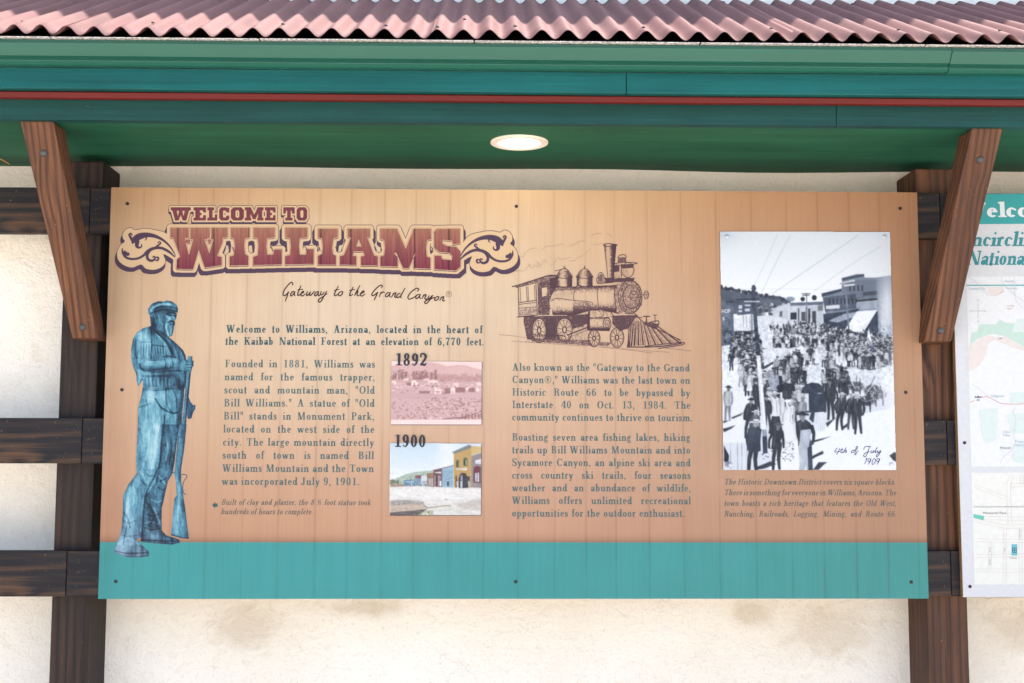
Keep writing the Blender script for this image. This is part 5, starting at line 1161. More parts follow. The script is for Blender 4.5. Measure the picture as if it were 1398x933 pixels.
for x, y, pale in jobs:
    h = hgt_(y)*rg.uniform(.88, 1.08); top = mixc(rg.uniform(.6, 1.0)) if rg.random() < pale else mixc(rg.uniform(0, .25)); bot = mixc(rg.uniform(0, .3)) if rg.random() > pale*.6 else mixc(rg.uniform(.6, 1))
    if rg.random() < .5: C1.poly([(x, y-1), (x+h*.42, y-h*.08), (x+h*.44, y-h*.02), (x+1, y+1)], D, .45)
    person(x, y, h, top, bot, mixc(rg.choice((.95, .9, .1, .05, .8))) if rg.random() < .85 else None, rg.random() < .2)
# parade riders, flags and the team at the right
C1.poly(k2([(700,90),(730,10),(770,0),(800,60),(790,110),(720,110)]), (222, 230, 242), .8); C1.poly(k1([(1115,850),(1135,745),(1160,850),(1172,905)]), (232, 238, 248)); C1.poly(k1([(1120,850),(1180,895),(1175,914),(1118,870)]), (110, 128, 160))
for k in range(5): C1.line(k1([(1118+k*11, 800+k*16), (1126+k*11, 870+k*8)]), .9, D, .7)
for hx, hy, hr, t in ((1120,330,60,.22), (1170,350,55,.35), (1080,400,52,.12), (1010,300,50,.25), (1230,300,60,.92), (960,290,38,.2)):
    cx, cy = k2([(hx, hy)])[0]; r_ = hr/5.185; C1.ell(cx, cy, r_, r_*.72, mixc(t), .9, 1.2); C1.poly([(cx-r_*.6, cy), (cx-r_*.3, cy), (cx-r_*.35, cy+r_*1.7), (cx-r_*.55, cy+r_*1.7)], mixc(max(0, t-.1)), .8); C1.poly([(cx+r_*.3, cy), (cx+r_*.6, cy), (cx+r_*.55, cy+r_*1.6), (cx+r_*.4, cy+r_*1.6)], mixc(max(0, t-.1)), .8)
    C1.line([(cx-r_*.8, cy-r_*.1, .6), (cx, cy+r_*.1, .9), (cx+r_*.9, cy-r_*.2, .6)], 1, mixc(.95), .7, 3)
for i in range(42):
    x, y = rg.uniform(930, 1200), rg.uniform(190, 430); q = k2([(x, y), (x+rg.uniform(-30, 30), y+rg.uniform(20, 60))]); C1.line(q, rg.uniform(.5, 1.3), mixc(rg.choice((0, .1, .9, 1))), .75)
C1.glow(*k2([(1270, 260)])[0], 15, 26, (240, 245, 251), .95); C1.glow(*k2([(1280, 470)])[0], 10, 14, (240, 245, 251), .9)
# shadows lying on the road, part of the picture
for q in ([(60,600),(150,575),(120,600),(70,625)], [(120,520),(205,485),(190,505),(130,530)], [(60,545),(110,540),(70,560)], [(300,870),(400,830),(440,850),(360,880),(300,890)], [(680,800),(770,755),(775,775),(720,800),(690,820)], [(700,890),(740,835),(800,835),(770,860),(740,890)], [(670,690),(820,655),(760,680),(690,700)], [(790,560),(860,520),(800,590)], [(910,585),(960,545),(950,580),(920,600)], [(1240,790),(1275,765),(1290,770),(1290,835),(1265,820)], [(610,205),(660,185),(640,200)], [(350,160),(420,120),(420,140),(350,180)], [(370,210),(450,200),(470,330),(400,330)]):
    C1.poly(k2(q), D if q[0][0] != 370 else (160, 172, 194), .88, .6)
for i in range(90):
    x, y = rg.uniform(340, 560), rg.uniform(690, 830); C1.ell(*k2([(x, y)])[0], rg.uniform(.5, 1.6), rg.uniform(.4, 1), mixc(rg.choice((0, .1, .5, .9))), .8)
C1.poly(k2([(455,225),(480,225),(486,280),(462,285)]), D)
for x in (115, 165, 195, 232): C1.line(k2([(x, 700), (x+2, 890)]), .5, D, .6)
F1 = lambda x, yf, yt, top, bot, hat=None, dress=False, hw=1.0: person(*k2([(x, yf)])[0], (yf-yt)/5.185, mixc(top), mixc(bot), None if hat is None else mixc(hat), dress, hw)
F1(95,540,292,.75,.45,.05); F1(122,186,46,.08,.05,.05); F1(190,300,130,.8,.6,.1); F1(250,330,200,.95,.95,.9,True); F1(440,215,85,.7,.1,.05); F1(495,215,85,.15,.1,.05); F1(552,222,88,.7,.05,.05); F1(612,205,70,.1,.05,.1); F1(655,160,50,.9,.1,.1)
F1(310,480,250,.08,.05,.1); F1(245,660,378,.06,.05,.03); F1(805,240,85,.35,.1,.1); F1(830,235,85,.7,.15,.1)
C1.poly(k2([(440,310),(450,292),(490,278),(540,280),(572,300),(575,330),(540,340),(510,330),(460,345)]), D)              # parasols
F1(435,640,332,.95,.05,.95,True,1.3); F1(565,560,350,.45,.1,.4); F1(620,600,370,.6,.95,.5,True); F1(380,600,360,.08,.05,.1)
C1.poly(k2([(612,345),(625,308),(655,285),(690,272),(740,278),(772,305),(785,350),(745,345),(700,352),(650,350)]), (58, 74, 104))
C1.poly(k2([(668,350),(790,350),(795,480),(770,490),(700,490),(672,480)]), (62, 78, 108)); C1.poly(k2([(702,485),(778,480),(790,610),(760,622),(700,615)]), (226, 233, 244)); C1.poly(k2([(690,470),(712,485),(702,560),(672,530)]), (70, 86, 116))
for k in range(6): C1.line(k2([(712+k*12, 490), (708+k*15, 612)]), .5, (150, 166, 192), .8)
F1(826,530,242,.06,.05,.05); F1(915,470,228,.06,.06,.05); F1(888,606,340,.10,.05,.85,False,1.2); F1(968,600,345,.10,.22,.7,False,1.1); F1(1020,632,345,.06,.08,.93,False,1.35)
F1(525,685,390,.97,.97,.85,True,1.2); C1.ell(*k2([(520, 402)])[0], 4.6, 2.0, (235, 240, 249))
F1(640,900,475,.08,.70,.05,False,1.2); C1.poly(k2([(612,610),(690,600),(668,740),(640,900),(612,900),(600,720)]), (178, 190, 210)); C1.poly(k2([(660,740),(690,700),(700,900),(668,900)]), (70, 86, 116)); C1.poly(k2([(670,580),(700,570),(718,630),(690,620)]), D)
F1(440,885,552,.05,.05,.25,False,1.1); F1(290,700,465,.3,.1,.93,False,1.5)
F1(272,905,530,.05,.05,.93,False,1.3); C1.poly(k2([(238,600),(255,585),(300,590),(325,620),(330,755),(300,768),(235,755)]), (62, 78, 108))
C1.poly(k2([(70,720),(105,790),(100,850),(70,830)]), D); C1.ell(*k2([(100, 850)])[0], 5, 4, (150, 164, 188), .9)
# the pole
C1.line(k1([(290,440),(288,560),(300,640),(318,914)]), 5.2, (72, 88, 118)); C1.line(k1([(275,640),(282,900)]), 2.6, (110, 126, 154), .8); C1.ell(*k1([(291, 452)])[0], 3.4, 3, (80, 96, 126)); C1.line(k1([(170,535),(330,528)]), 1.2, D, .9); C1.line(k1([(225,548),(330,548)]), 1.6, (225, 232, 243), .8)
C1.poly(k2([(288,0),(322,0),(326,80),(298,80)]), (66, 82, 112)); C1.poly(k2([(299,80),(326,80),(372,612),(338,615)]), (232, 239, 249)); C1.poly(k2([(338,605),(370,602),(374,656),(342,660)]), (150, 166, 190)); C1.poly(k2([(342,655),(374,652),(378,770),(345,780)]), (64, 80, 110)); C1.line(k2([(312,200),(330,400),(345,560)]), .6, (150, 165, 190), .7)
C1.a = blur(C1.a, 1)*.85+C1.a*.15; md_ = C1.noise(7, 9, 61, 4); C1.a += ((md_-.5)*46*np.clip((C1.ys[:, None]-395)/15, 0, 1)*np.clip((C1.a.mean(-1) < 225)+.15, 0, 1))[..., None]; g_ = C1.a.mean(-1, keepdims=True); C1.a = C1.a*.62+(g_+np.array((-4, 0, 7.)))*.38; lum = C1.a.mean(-1, keepdims=True); C1.a = C1.a*np.clip(.80+np.clip(lum-90, 0, 90)/90*.2, .8, 1)
gn_ = C1.noise(1.4, 1.4, 9, 2); C1.a += ((gn_-.5)*9)[..., None]
jit = C1.noise(.8, .8, 10, 2); busy = np.clip((C1.ys[:, None]-430)/20, 0, 1)*np.clip((640-C1.ys[:, None])/60, 0, 1); C1.a += ((jit-.5)*44*busy*np.clip((575-C1.ys[:, None])/40, .25, 1))[..., None]; jt2 = C1.noise(3.0, 3.0, 14, 3); C1.a += ((jt2-.54)*80*busy*np.clip((545-C1.ys[:, None])/40, .12, 1))[..., None]
parade = plate('parade_photograph', [(983.2,316.6), (1214.8,317.2), (1223.3,641.6), (988.0,641.8)], C1)
pen = lambda pts: [(975+x/5.185, 470+y/5.185, .95) for x, y in pts]
note = [pen(p) for p in ([(872,734),(852,764),(892,760)], [(890,738),(876,764),(866,784)], [(908,736),(896,764),(904,770),(914,760)], [(892,750),(914,747)], [(934,732),(922,756),(914,772)], [(918,764),(932,750),(936,756),(928,768),(942,762)],
 [(984,750),(972,760),(974,770),(988,764),(990,752),(984,750)], [(990,752),(1006,748),(1016,730),(1008,724),(1002,748),(996,780),(1002,782),(1012,762),(1022,756)],
 [(1058,748),(1070,726),(1112,726)], [(1100,728),(1088,764),(1074,796),(1058,792),(1070,772),(1100,760)], [(1114,752),(1108,768),(1118,768),(1130,752)], [(1130,752),(1124,768),(1134,764)], [(1134,764),(1150,740),(1154,730),(1142,756),(1142,770),(1154,760)], [(1160,752),(1156,766),(1166,766),(1178,752)], [(1180,752),(1166,784),(1150,800),(1148,788),(1166,772),(1184,764)],
 [(1072,816),(1082,808),(1066,850)], [(1108,812),(1094,812),(1088,828),(1098,832),(1110,814)], [(1112,812),(1102,836),(1090,852)], [(1134,810),(1122,824),(1118,846),(1126,852),(1138,838),(1142,816),(1134,810)], [(1170,812),(1156,812),(1150,828),(1160,832),(1172,814)], [(1174,812),(1164,836),(1152,852)])]
flat('date_note', px_strokes(note, -0.0034, 4), ink('navy_script_ink', (84, 88, 128)), parade)
for x, y in ((992.5, 323.2), (1207.5, 323.2), (997, 635), (1217, 634.3)):
    p = at(x, y, -0.003); b = bmesh.new(); add_disc_y(b, p.x, -0.0028, p.z, 0.0062, 0.0026, 18, 0.001); obj('rivet', b, plain('rivet_zinc', (0.42, 0.43, 0.47), 0.35, 0.5, 0.6), parade)
def sans(name, items, mat, parent):
    """plain signwriter's letters: (text, x left, y baseline, letter height) in survey pixels, width, tilt"""
    out = []
    for (s, x, y, hpx, wpx, up, Y) in items:
        cu = bpy.data.curves.new('words', 'FONT'); cu.body = s; cu.size = 1.0; cu.resolution_u = 2
        to = bpy.data.objects.new('words', cu); COL.objects.link(to)
        me = bpy.data.meshes.new_from_object(to); bpy.data.objects.remove(to); bpy.data.curves.remove(cu)
        co = np.array([v.co[:2] for v in me.vertices]); fs = [tuple(p.vertices) for p in me.polygons]; bpy.data.meshes.remove(me)
        if len(co) == 0: continue
        co -= co.min(0)*np.array((1, 0)); mx = co.max(0); co = co*np.array((wpx/mx[0], hpx/0.69))
        q = [(x+a, y-b) for a, b in co] if not up else [(x-b, y-a) for a, b in co]
        out.append(([tuple(at(a, b, Y)) for a, b in q], fs))
    for vf in out: flat(name, vf, mat, parent)
WHITE_INK = ink('white_ink', (238, 243, 250))
sans('shop_letter', [('HOP', 985.4, 427.6, 5.2, 11.6, False, -0.0034), ('S', 986.2, 437.5, 4.2, 3.2, False, -0.0034)], WHITE_INK, parade)
sans('faded_letter', [('B', 1203.5, 444, 7.5, 6.4, False, -0.0034), ('O', 1203, 453.5, 7.5, 8.0, False, -0.0034)], ink('faint_white_ink', (226, 232, 242)), parade)

# --- 1892, rose-tinted view of the young town
v = lambda pts: [(525+p[0]/8.11, 475+p[1]/8.11) for p in pts]
A2 = Cv(532, 492, 661, 583, 2.2, (240, 228, 234)); rg = random.Random(11)
A2.poly(v([(60,200),(300,170),(520,160),(580,170),(690,205),(800,190),(900,195),(1000,225),(1090,245),(1090,400),(60,400)]), (222, 196, 210), 1, .8); A2.poly(v([(560,280),(760,215),(900,210),(1090,262),(1090,420),(560,420)]), (226, 200, 208), 1, 1)
A2.poly(v([(60,340),(1090,330),(1090,800),(60,800)]), (216, 192, 212)); A2.poly(v([(60,300),(250,290),(560,280),(900,310),(1090,320),(1090,380),(60,380)]), (214, 184, 196), .8, 1)
def tuft(x, y, w_, h_, c, n=14):
    for _ in range(n): A2.ell(*v([(x+rg.gauss(0, w_*.4), y-rg.random()*h_)])[0], rg.uniform(.5, 1.3), rg.uniform(.6, 1.6), c, .55)
for x in (160,180,205,235,320,350,385,405,430,450,470,520,560,570,100,120): tuft(x, 350, 20, rg.uniform(80, 110), (170, 138, 158), 22)
for x in range(600, 1090, 16): tuft(x, 372, 16, rg.uniform(50, 90), (204, 170, 180), 9)
for x0, y0, w_, h_, c in ((295,365,75,60,(244,236,242)), (555,448,72,68,(246,240,244)), (735,450,44,58,(246,240,244)), (80,370,50,40,(240,230,238)), (480,365,110,22,(240,228,236)), (890,440,60,25,(242,232,238)), (1010,450,40,35,(244,236,242)), (520,385,40,20,(238,226,234)), (760,395,60,30,(238,224,232)), (1020,390,50,25,(240,228,234)), (140,310,10,30,(236,222,232)), (430,345,60,18,(236,222,232)), (210,345,60,18,(240,230,238))): A2.poly(v([(x0,y0),(x0+w_/2,y0-8),(x0+w_,y0),(x0+w_,y0+h_),(x0,y0+h_)]), c, .95)
for i in range(110):
    x, y = rg.uniform(70, 1080), rg.gauss(425, 38); w_ = rg.uniform(8, 34); A2.poly(v([(x,y),(x+w_,y),(x+w_,y+rg.uniform(5,16)),(x,y+12)]), rg.choice([(242,232,238),(176,142,162),(190,156,172),(236,222,230)]), .75)
for x0, y0, w_, h_ in ((245,385,50,35), (665,445,60,60), (785,440,110,55), (930,445,70,45), (325,385,12,30), (575,478,8,38), (598,475,8,38), (750,480,10,26), (385,480,110,26), (630,498,80,12)): A2.poly(v([(x0,y0),(x0+w_,y0),(x0+w_,y0+h_),(x0,y0+h_)]), (168, 128, 146), .7)
for y0 in (460, 495, 520, 540): A2.line(v([(70,y0),(350,y0+18),(700,y0+28)]), .5, (180, 150, 176), .6, 2)
for i in range(620):
    x = rg.uniform(70, 1085); y = rg.uniform(555, 790)
    if x+1.6*(y-540) < 560 and rg.random() < .9: continue
    A2.ell(*v([(x, y)])[0], rg.uniform(.5, 1.7), rg.uniform(.35, .9), rg.choice([(176,134,152),(190,150,164),(240,224,230),(198,160,170)]), .75)
for i in range(26): A2.ell(*v([(rg.uniform(75, 330), rg.uniform(590, 790))])[0], rg.uniform(.6, 1.6), rg.uniform(.4, .9), (170, 136, 166), .7)
A2.line(v([(640,795),(760,775),(900,765),(1085,700)]), .7, (150, 112, 136), .8, 3); A2.line(v([(700,790),(900,775),(1085,735)]), .6, (150, 112, 136), .7, 3)
for x in range(860, 1090, 36): A2.line(v([(x, 735), (x+2, 785)]), .9, (140, 102, 128), .8)
A2.poly(v([(60,800),(1090,795),(1090,870),(60,870)]), (242, 234, 242)); A2.line(v([(300,828),(800,828)]), .5, (214, 198, 214), .8)
A2.a = blur(A2.a, 1)*.7+A2.a*.3; g_ = A2.a.mean(-1, keepdims=True); g_ = 206+(g_-206)*1.12; A2.a = g_*.62+A2.a*.38+np.array((9, -12, -9.)); A2.a = (A2.a-212)*1.2+np.array((208, 208, 196.))
A2.a += ((A2.noise(1.2, 1.2, 3, 2)-.5)*14)[..., None]
q = v([(76,152),(1082,158),(1078,856),(72,854)]); A2.line([q[1], q[2], q[3]], 1.3, (104, 92, 112), .85, 0, .35)
plate('old_town_photograph', q, A2, 0.0026)
# --- 1900, hand-coloured street of shop fronts
n_ = lambda pts: [(525+p[0]/7.462, 590+p[1]/7.462) for p in pts]
B2 = Cv(530, 603, 660, 707, 2.2, (214, 236, 250)); rg = random.Random(19)
t_ = np.clip((B2.ys[:, None]-606)/55, 0, 1)[..., None]; B2.a = np.array((196, 228, 250.))*(1-t_)+np.array((244, 249, 250.))*t_+np.zeros((B2.h, B2.w, 1))
B2.a = B2.a+(np.array((250, 252, 252.))-B2.a)*(np.clip(B2.noise(40, 20, 3, 2)-.45, 0, 1)*2)[..., None]
B2.poly(n_([(55,520),(70,490),(150,460),(220,430),(330,405),(500,390),(500,560),(55,560)]), (168, 196, 176))
for i in range(150): x = rg.uniform(60, 440); B2.ell(*n_([(x, 500-(x-60)*.2+rg.uniform(-6, 50))])[0], rg.uniform(.6, 1.6), rg.uniform(.5, 1.3), rg.choice([(126,156,118),(190,206,176),(150,182,150),(206,220,200)]), .75)
for i in range(26): B2.ell(*n_([(rg.uniform(60, 145), rg.uniform(485, 525))])[0], 1.2, 1.1, rg.choice([(110,118,86),(140,140,104),(88,100,76)]), .85)
B2.poly(n_([(55,545),(1000,570),(1000,860),(55,860)]), (232, 228, 222)); B2.poly(n_([(55,535),(200,530),(320,550),(60,560)]), (178, 142, 118))
def front(x0, x1, yt0, yt1, yb, c): B2.poly(n_([(x0,yt0),(x1,yt1),(x1,yb),(x0,yb-6)]), c)
front(200,312,490,484,552,(88,146,182)); front(215,300,500,498,520,(150,190,210)); front(312,380,440,440,552,(120,150,180)); front(312,372,445,440,475,(150,70,86)); front(372,440,450,440,556,(214,222,230)); front(380,440,500,498,556,(150,180,206)); front(434,500,424,414,558,(150,96,66)); front(440,498,428,420,462,(176,120,80))
front(498,590,392,374,562,(120,66,78)); front(585,704,372,344,568,(150,196,222)); B2.line(n_([(498,390),(704,342)]), 1.0, (110,70,90), .9)
for x in (450,468,484): front(x,x+9,470,468,552,(214,226,236))
for x in (508,528,545,560): front(x,x+9,446,444,556,(190,180,196) if x % 3 else (70,44,58))
front(512,576,410,404,424,(236,226,228)); 
for x in (592,612,634,656,680): front(x,x+5,380,372,562,(108,150,184)); 
for y in (398,418,440,470,500): B2.line(n_([(588,y+8),(702,y)]), .6, (100,146,184), .8)
front(636,656,505,503,556,(60,84,110)); front(560,580,500,500,556,(236,236,240))
front(705,885,222,130,572,(218,164,76)); B2.poly(n_([(688,205),(862,128),(888,152),(884,162),(706,224)]), (122,132,136)); B2.poly(n_([(884,140),(1000,150),(1000,200),(884,240)]), (232,190,104)); front(884,1000,245,205,572,(150,138,140))
for i in range(70): x = rg.uniform(888, 992); B2.ell(*n_([(x, rg.uniform(245, 560))])[0], rg.uniform(.6, 1.3), rg.uniform(.4, .8), rg.choice([(178,168,170),(126,114,120),(164,140,136),(110,112,128)]), .8)
front(924,1000,290,272,330,(236,234,242)); B2.line(n_([(932,318),(1000,308)]), .6, (120,120,150), .7); front(905,978,380,360,520,(128,52,62)); B2.ell(*n_([(942, 372)])[0], 4.6, 3.4, (128,52,62)); front(922,964,420,414,510,(206,210,224)); B2.line(n_([(943,416),(943,512)]), .7, (80,44,60))
for x0, x1, yt, yb in ((728,760,300,364), (802,846,278,350)):
    front(x0,x1,yt,yt-6,yb,(96,116,72)); B2.ell(*n_([((x0+x1)/2, yt)])[0], (x1-x0)/15, 2.4, (96,116,72)); front(x0+8,x1-14,yt+8,yt+4,yb-8,(40,50,44)); front(x0+20,x1-6,yt+8,yt+6,yb-8,(150,170,120))
front(728,838,376,362,392,(236,232,224)); B2.line(n_([(740,384),(830,372)]), .6, (120,110,110), .7)
B2.poly(n_([(755,572),(755,470),(770,430),(798,414),(826,422),(842,450),(846,572)]), (66,58,74)); B2.poly(n_([(775,560),(775,450),(795,432),(798,560)]), (150,156,176)); front(836,868,455,450,572,(60,64,78)); front(722,736,448,446,568,(86,62,54)); B2.line(n_([(800,430),(802,570)]), .8, (40,36,48))
for x in (740, 778, 858): B2.poly(n_([(x-8,500),(x+8,500),(x+14,580),(x-2,580)]), (210,220,226), .85); B2.ell(*n_([(x, 494)])[0], .9, 1, (90,70,60))
for x, y in ((265,545), (375,545), (420,545)): B2.poly(n_([(x-14,y),(x+8,y-24),(x+20,y)]), (238,240,244), .9); B2.ell(*n_([(x, y-4)])[0], .8, 1.2, (70,70,80))
B2.poly(n_([(55,590),(320,560),(500,575),(985,580),(985,660),(600,700),(300,660),(55,680)]), (244, 241, 236), .8, 2)
B2.poly(n_([(55,700),(200,690),(400,712),(380,728),(55,752)]), (166, 158, 150), .9, 1); B2.poly(n_([(55,752),(380,728),(440,780),(200,812),(55,826)]), (212, 184, 160), .95); B2.poly(n_([(55,822),(300,800),(440,782),(380,860),(55,860)]), (104, 94, 98)); B2.poly(n_([(440,778),(660,748),(985,800),(985,860),(330,860)]), (228, 226, 216)); B2.line(n_([(440,776),(560,758),(670,748)]), 1.4, (168,150,104), .9, 2); B2.line(n_([(380,726),(440,778)]), .9, (120,104,96), .9); B2.poly(n_([(700,730),(985,690),(985,800),(800,790)]), (206, 192, 178), .8, 2)
for i in range(130): B2.ell(*n_([(rg.uniform(60, 400), rg.uniform(695, 745))])[0], rg.uniform(.4, 1), rg.uniform(.3, .7), rg.choice([(120,112,106),(206,198,188),(150,140,130)]), .7)
for x in range(80, 420, 22): B2.line(n_([(x, 812-x*.04), (x+8, 740-x*.03)]), .35, (170,140,118), .6)
for i in range(40): B2.ell(*n_([(rg.gauss(380, 40) if i % 2 else rg.gauss(460, 18), rg.uniform(800, 855))])[0], .9, .6, rg.choice([(150,166,70),(120,140,60),(180,190,110)]), .8)
B2.line(n_([(610,684),(640,690)]), .9, (120,110,110), .8, 0)
B2.a = blur(B2.a, 1)*.8+B2.a*.2; g_ = B2.a.mean(-1, keepdims=True); B2.a = (g_*.32+B2.a*.68)*.93+14; mt = B2.noise(3, 2, 41, 3); B2.a += ((mt-.5)*34*np.clip((B2.ys[:, None]-640)/6, .15, 1))[..., None]
B2.a += ((B2.noise(1.1, 1.1, 5, 2)-.5)*12)[..., None]; st2 = B2.noise(14, 2.0, 6, 3); gm = np.clip((B2.ys[:, None]-668)/10, 0, 1); B2.a += ((st2-.5)*30*gm)[..., None]
q = n_([(56,114),(990,120),(986,852),(52,850)]); B2.line([q[1], q[2], q[3]], 1.3, (92, 84, 92), .85, 0, .35)
plate('shop_street_photograph', q, B2, 0.0026)
for t__ in (text_line('1892', (538.4, 499.2), (583.4, 499.6), -0.0032, 16.6, 21, 8, 1.0, 2, 0, False), text_line('1900', (537.0, 610.4), (582.0, 610.8), -0.0032, 16.6, 21, 8, 1.0, 2, 0, False)):
    flat('year_numeral', t__, YEAR_INK, SG)

# ------------------------------------------------------------------ the white map sign beyond the right post
YM = -0.0125
MS = empty('map_sign', (1.9, 0, -0.605), 'white map panel with a teal heading band beyond the right brace', 'sign')
TL, BL = at(1297, 264.5, YM), at(1314.6, 816, YM); TR = Vector((2.56, YM, TL.z-0.002)); BR = Vector((2.58, YM, BL.z-0.002))
def slab(y0, y1, ins=0.0):
    P = [(BL.x+ins, BL.z+ins), (BR.x, BR.z+ins), (TR.x, TR.z-ins), (TL.x+ins, TL.z-ins)]
    bm = bmesh.new(); a = [bm.verts.new((x, y0, z)) for x, z in P]; b = [bm.verts.new((x, y1, z)) for x, z in P]
    bm.faces.new(a); bm.faces.new(b[::-1])
    for i in range(4): bm.faces.new((a[i], b[i], b[(i+1) % 4], a[(i+1) % 4]))
    return bm
obj('plywood_board', slab(YM+0.0018, 0.0052, 0.0), plain('plywood_edge', (0.22, 0.125, 0.06), 0.8, 0.1, 0, 0.3, 120), MS)
PANELW = ink('panel_white', (226, 228, 232))
obj('face_sheet', slab(YM, YM+0.0016, 0.0012), PANELW, MS)
def mp(name, pts, mat, d=0.0004, parent=MS):
    for q in pts: flat(name, ([tuple(at(x, y, YM-d)) for x, y in q], [tuple(range(len(q)))]), mat, parent)
def pens(name, sts, d, mat, sm=0):
    for q in sts: flat(name, px_strokes([q], YM-d, sm), mat, MS)
ex = 1720
mp('heading_band', [[(1297.6,265.2),(ex,262.5),(ex,303.5),(1298.6,306.6)]], ink('band_teal', (66, 172, 174)))
mp('region_map', [[(1319.6,377.8),(ex,376),(ex,637),(1325.6,637.2)]], ink('map_paper', (241, 243, 245))); mp('street_map', [[(1326,645.6),(ex,645),(ex,797.5),(1330.6,798.2)]], ink('street_paper', (243, 244, 238)))
WH = ink('heading_white', (244, 247, 252)); TI = ink('heading_teal', (62, 150, 156))
flat('heading_text', merge(text_line('W', (1309, 296.8), (1348.5, 296.7), YM-0.0008, 20.5, 24, 15, 1.0, 0, 0.0, False), text_line('elcome', (1346.5, 296.7), (1452, 296.2), YM-0.0008, 20.5, 21, 9, 1.0, 0, 0.0, False)), WH, MS)
flat('subheading_text', merge(text_line('Encircling', (1308, 336.4), (1423, 336.2), YM-0.0005, 19.7, 20, 8, 1.0, 0, 0.22, False), text_line('National', (1318.5, 362.0), (1404, 361.8), YM-0.0005, 19.7, 20, 8, 1.0, 0, 0.22, False)), TI, MS)
m6 = lambda pts: [(1280+x/3.729, 250+y/3.729) for x, y in pts]; m7 = lambda pts: [(1280+x/2.67, 480+y/2.67) for x, y in pts]; m8 = lambda pts: [(1300+x/4.91, 640+y/4.91) for x, y in pts]; m9 = lambda pts: [(1290+x/9.333, 330+y/9.333) for x, y in pts]
mp('forest_area', [m6([(165,825),(172,765),(205,755),(210,720),(300,720),(315,695),(350,712),(392,715),(392,742),(445,758),(520,800),(520,860),(440,835),(390,805),(340,778),(280,770),(250,776),(200,796)])], ink('forest_green', (206, 231, 220)), 0.0007)
mp('desert_area', [m6([(160,827),(250,778),(330,790),(262,812),(245,870),(220,925),(170,960),(160,950)]), m6([(340,780),(390,808),(445,840),(445,855),(380,840),(300,800)]), m9([(550,575),(740,575),(760,650),(650,690),(590,680),(550,640)])], ink('desert_beige', (238, 229, 224)), 0.0008)
mp('park_area', [m7([(150,215),(222,205),(215,320),(175,340),(160,300)]), m7([(262,150),(315,148),(315,195),(265,195)]), m7([(250,230),(315,225),(315,300),(270,300)]), m7([(275,340),(315,330),(315,410),(272,400)]), m6([(380,760),(445,760),(520,790),(520,700),(400,690)])], ink('pale_park_green', (226, 239, 236)), 0.00075)
mp('border_line', [[(1319.8,389.0),(ex,388.2),(ex,390.2),(1319.9,390.6)]], ink('border_teal', (110, 184, 190)), 0.0009)
W_ = lambda pts, w: [(x, y, w) for x, y in pts]
pens('highway_line', [W_(m7([(117,186),(140,178),(160,168),(180,165),(205,176),(235,190),(300,192),(330,184),(420,190)]), .8), W_(m9([(640,690),(700,660),(745,620)]), .5)], 0.0009, ink('road_red', (232, 160, 164)), 4)
pens('back_road_line', [W_(m7([(125,120),(150,135),(185,165)]), .5), W_(m7([(285,200),(275,220),(285,245),(278,300),(283,335),(265,365),(240,385),(228,410)]), .6), W_(m9([(300,450),(400,520),(500,640),(600,690),(660,680),(740,620)]), .5), W_(m9([(720,450),(750,550),(900,690),(1008,760)]), .5), W_(m6([(390,480),(400,600),(440,640)]), .5)], 0.00095, ink('road_grey', (206, 212, 222)), 4)
flat('compass_rose', px_strokes([W_(m9([(424,790),(424,985)]), .55), W_(m9([(345,885),(495,885)]), .55)], YM-0.0009, 0), ink('compass_grey', (206, 190, 196)), MS)
lab = lambda s, x0, x1, y, h, Y=YM-0.001, up=False: (s, x0, y, h, x1-x0, up, Y)
sans('place_name', [lab('Colorado City', 1321.5, 1346, 395.8, 3.2), lab('Kanab', 1372, 1384, 385.6, 3), lab('Fredonia', 1374, 1389, 395.2, 3), lab('Seligman', 1353, 1371, 542.5, 3.2), lab('Chino', 1369, 1379.5, 591.5, 3.4), lab('Valley', 1369, 1379, 596, 3.2), lab('Valley', 1386, 1398, 609.5, 3.4), lab('Prescott', 1386, 1403, 604.5, 3.4)], ink('label_blue_grey', (176, 196, 212)), MS)
sans('town_name', [lab('Prescott', 1366, 1380, 613.4, 3.6)], ink('label_dark_blue', (96, 126, 150)), MS)
sans('compass_letter', [lab('N', 1334, 1336.5, 411.5, 2.6), lab('W', 1324, 1327, 426, 2.4), lab('E', 1344, 1346, 426, 2.4), lab('S', 1334.5, 1336.5, 440, 2.4)], ink('compass_ink', (190, 180, 190)), MS)
sans('trail_name', [lab('SCENIC', 1375, 1385, 419, 2.2), lab('VIEW', 1375, 1382, 423, 2.2)], ink('label_rose', (234, 190, 196)), MS)
mp('route_shield', [m7([(136,163),(142,166),(148,162),(154,166),(160,163),(160,178),(155,185),(148,189),(141,185),(136,178)])], ink('shield_white', (244, 246, 250)), 0.0010)
mp('shield_top', [m7([(136,163),(142,166),(148,162),(154,166),(160,163),(160,169),(136,169)])], ink('shield_dark', (70, 76, 98)), 0.0012)
sans('shield_number', [('40', *m7([(141, 182)])[0], 3.6, 5.2, False, YM-0.0013)], ink('shield_ink', (104, 112, 132)), MS)
def street(pts, w=2.0):
    q = np.array(pts, float); d = np.gradient(q, axis=0); d /= np.hypot(d[:, 0], d[:, 1])[:, None]; n__ = np.stack([-d[:, 1], d[:, 0]], 1)*w
    return [[(x, y, .45) for x, y in q+n__], [(x, y, .45) for x, y in q-n__]]
STREET_INK = ink('street_pink', (228, 214, 210))
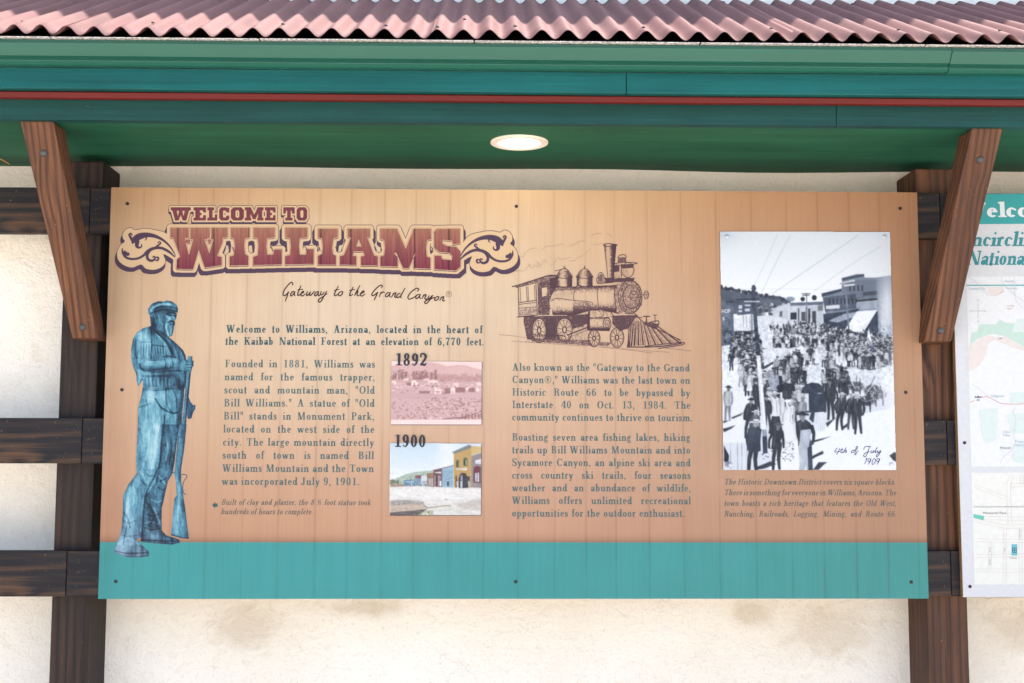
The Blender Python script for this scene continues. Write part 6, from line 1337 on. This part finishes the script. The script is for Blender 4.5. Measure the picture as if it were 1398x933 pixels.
for q, w_ in (([(150,115),(250,155),(365,200)],2.2), ([(400,40),(378,110),(380,190),(388,380)],2.6), ([(390,112),(600,108)],2.4), ([(465,40),(468,104)],2), ([(205,330),(400,336),(700,332)],2.2), ([(150,345),(290,375),(350,390),(700,385)],2.2), ([(155,480),(450,486),(700,484)],2), ([(160,588),(350,582),(500,580),(700,580)],2), ([(160,682),(350,684),(700,680)],2), ([(355,395),(352,480),(352,580),(350,770)],2), ([(256,492),(254,580),(250,675)],2), ([(458,400),(458,580),(460,770)],2)):
    pens('street_outline', street(m8(q), w_), 0.0007, STREET_INK)
ty_ = [[(x, y, w) for (x, y), w in zip(m8([(152+k*14, 251), (152+k*14, 263)]), (.8, .8))] for k in range(48)]
flat('railroad_line', px_strokes([W_(m8([(148,257),(820,250)]), .4)]+ty_, YM-0.001, 0), ink('rail_grey', (190, 188, 186)), MS)
mp('park_block', [m8([(143,305),(215,318),(210,347),(143,330)])], ink('park_block_teal', (120, 206, 192)), 0.0009); mp('clinic_block', [m8([(398,507),(436,507),(436,582),(398,582)])], ink('clinic_blue', (112, 196, 212)), 0.0009)
sans('street_name', [('Memorial Park', *m8([(207, 305)])[0], 3.2, 32.5, False, YM-0.001)], ink('label_grey', (120, 120, 120)), MS)
sans('street_name', [('Clinic', *m8([(384, 606)])[0], 3.0, 10.5, False, YM-0.001), ('ONE WAY', *m8([(458, 470)])[0], 2.0, 14, True, YM-0.001), ('2nd', *m8([(258, 560)])[0], 2.4, 6, True, YM-0.001), ('3rd', *m8([(258, 645)])[0], 2.4, 7, True, YM-0.001), ('1st', *m8([(356, 560)])[0], 2.4, 6, True, YM-0.001)], ink('label_pale_grey', (170, 168, 166)), MS)
flat('clinic_symbol', px_strokes([W_([*m8([(404,532),(404,562),(430,562),(430,532),(404,532)])], .9), W_(m8([(411,547),(424,547)]), 1.0), W_(m8([(417,538),(417,556)]), 1.0)], YM-0.0012, 0), ink('clinic_ink', (44, 84, 104)), MS)
for x, y in ((1316.8, 604.8), (1324.2, 801)):
    p = at(x, y, YM); b = bmesh.new(); add_disc_y(b, p.x, YM+0.0002, p.z, 0.0050, 0.0022, 16, 0.0006); obj('screw', b, SCREW, MS)
# stray wire under the eave at the far left
p = [at(-30, 208, -0.1), at(-8, 214, -0.1), at(4, 219, -0.1), at(12.5, 224, -0.1)]
bm = bmesh.new(); rings = []
for q in p: rings.append([bm.verts.new((q.x, q.y+0.002*math.cos(t), q.z+0.002*math.sin(t))) for t in [2*math.pi*i/8 for i in range(8)]])
for a, b in zip(rings, rings[1:]):
    for i in range(8): bm.faces.new((a[i], a[(i+1) % 8], b[(i+1) % 8], b[i]))
bm.faces.new(rings[0][::-1]); bm.faces.new(rings[-1])
wr = obj('loose_wire', bm, plain('orange_wire', (0.32, 0.15, 0.03), 0.5, 0.3), loc=tuple(p[1])); tag(wr, 'short orange wire end hanging below the eave at the far left', 'wire')
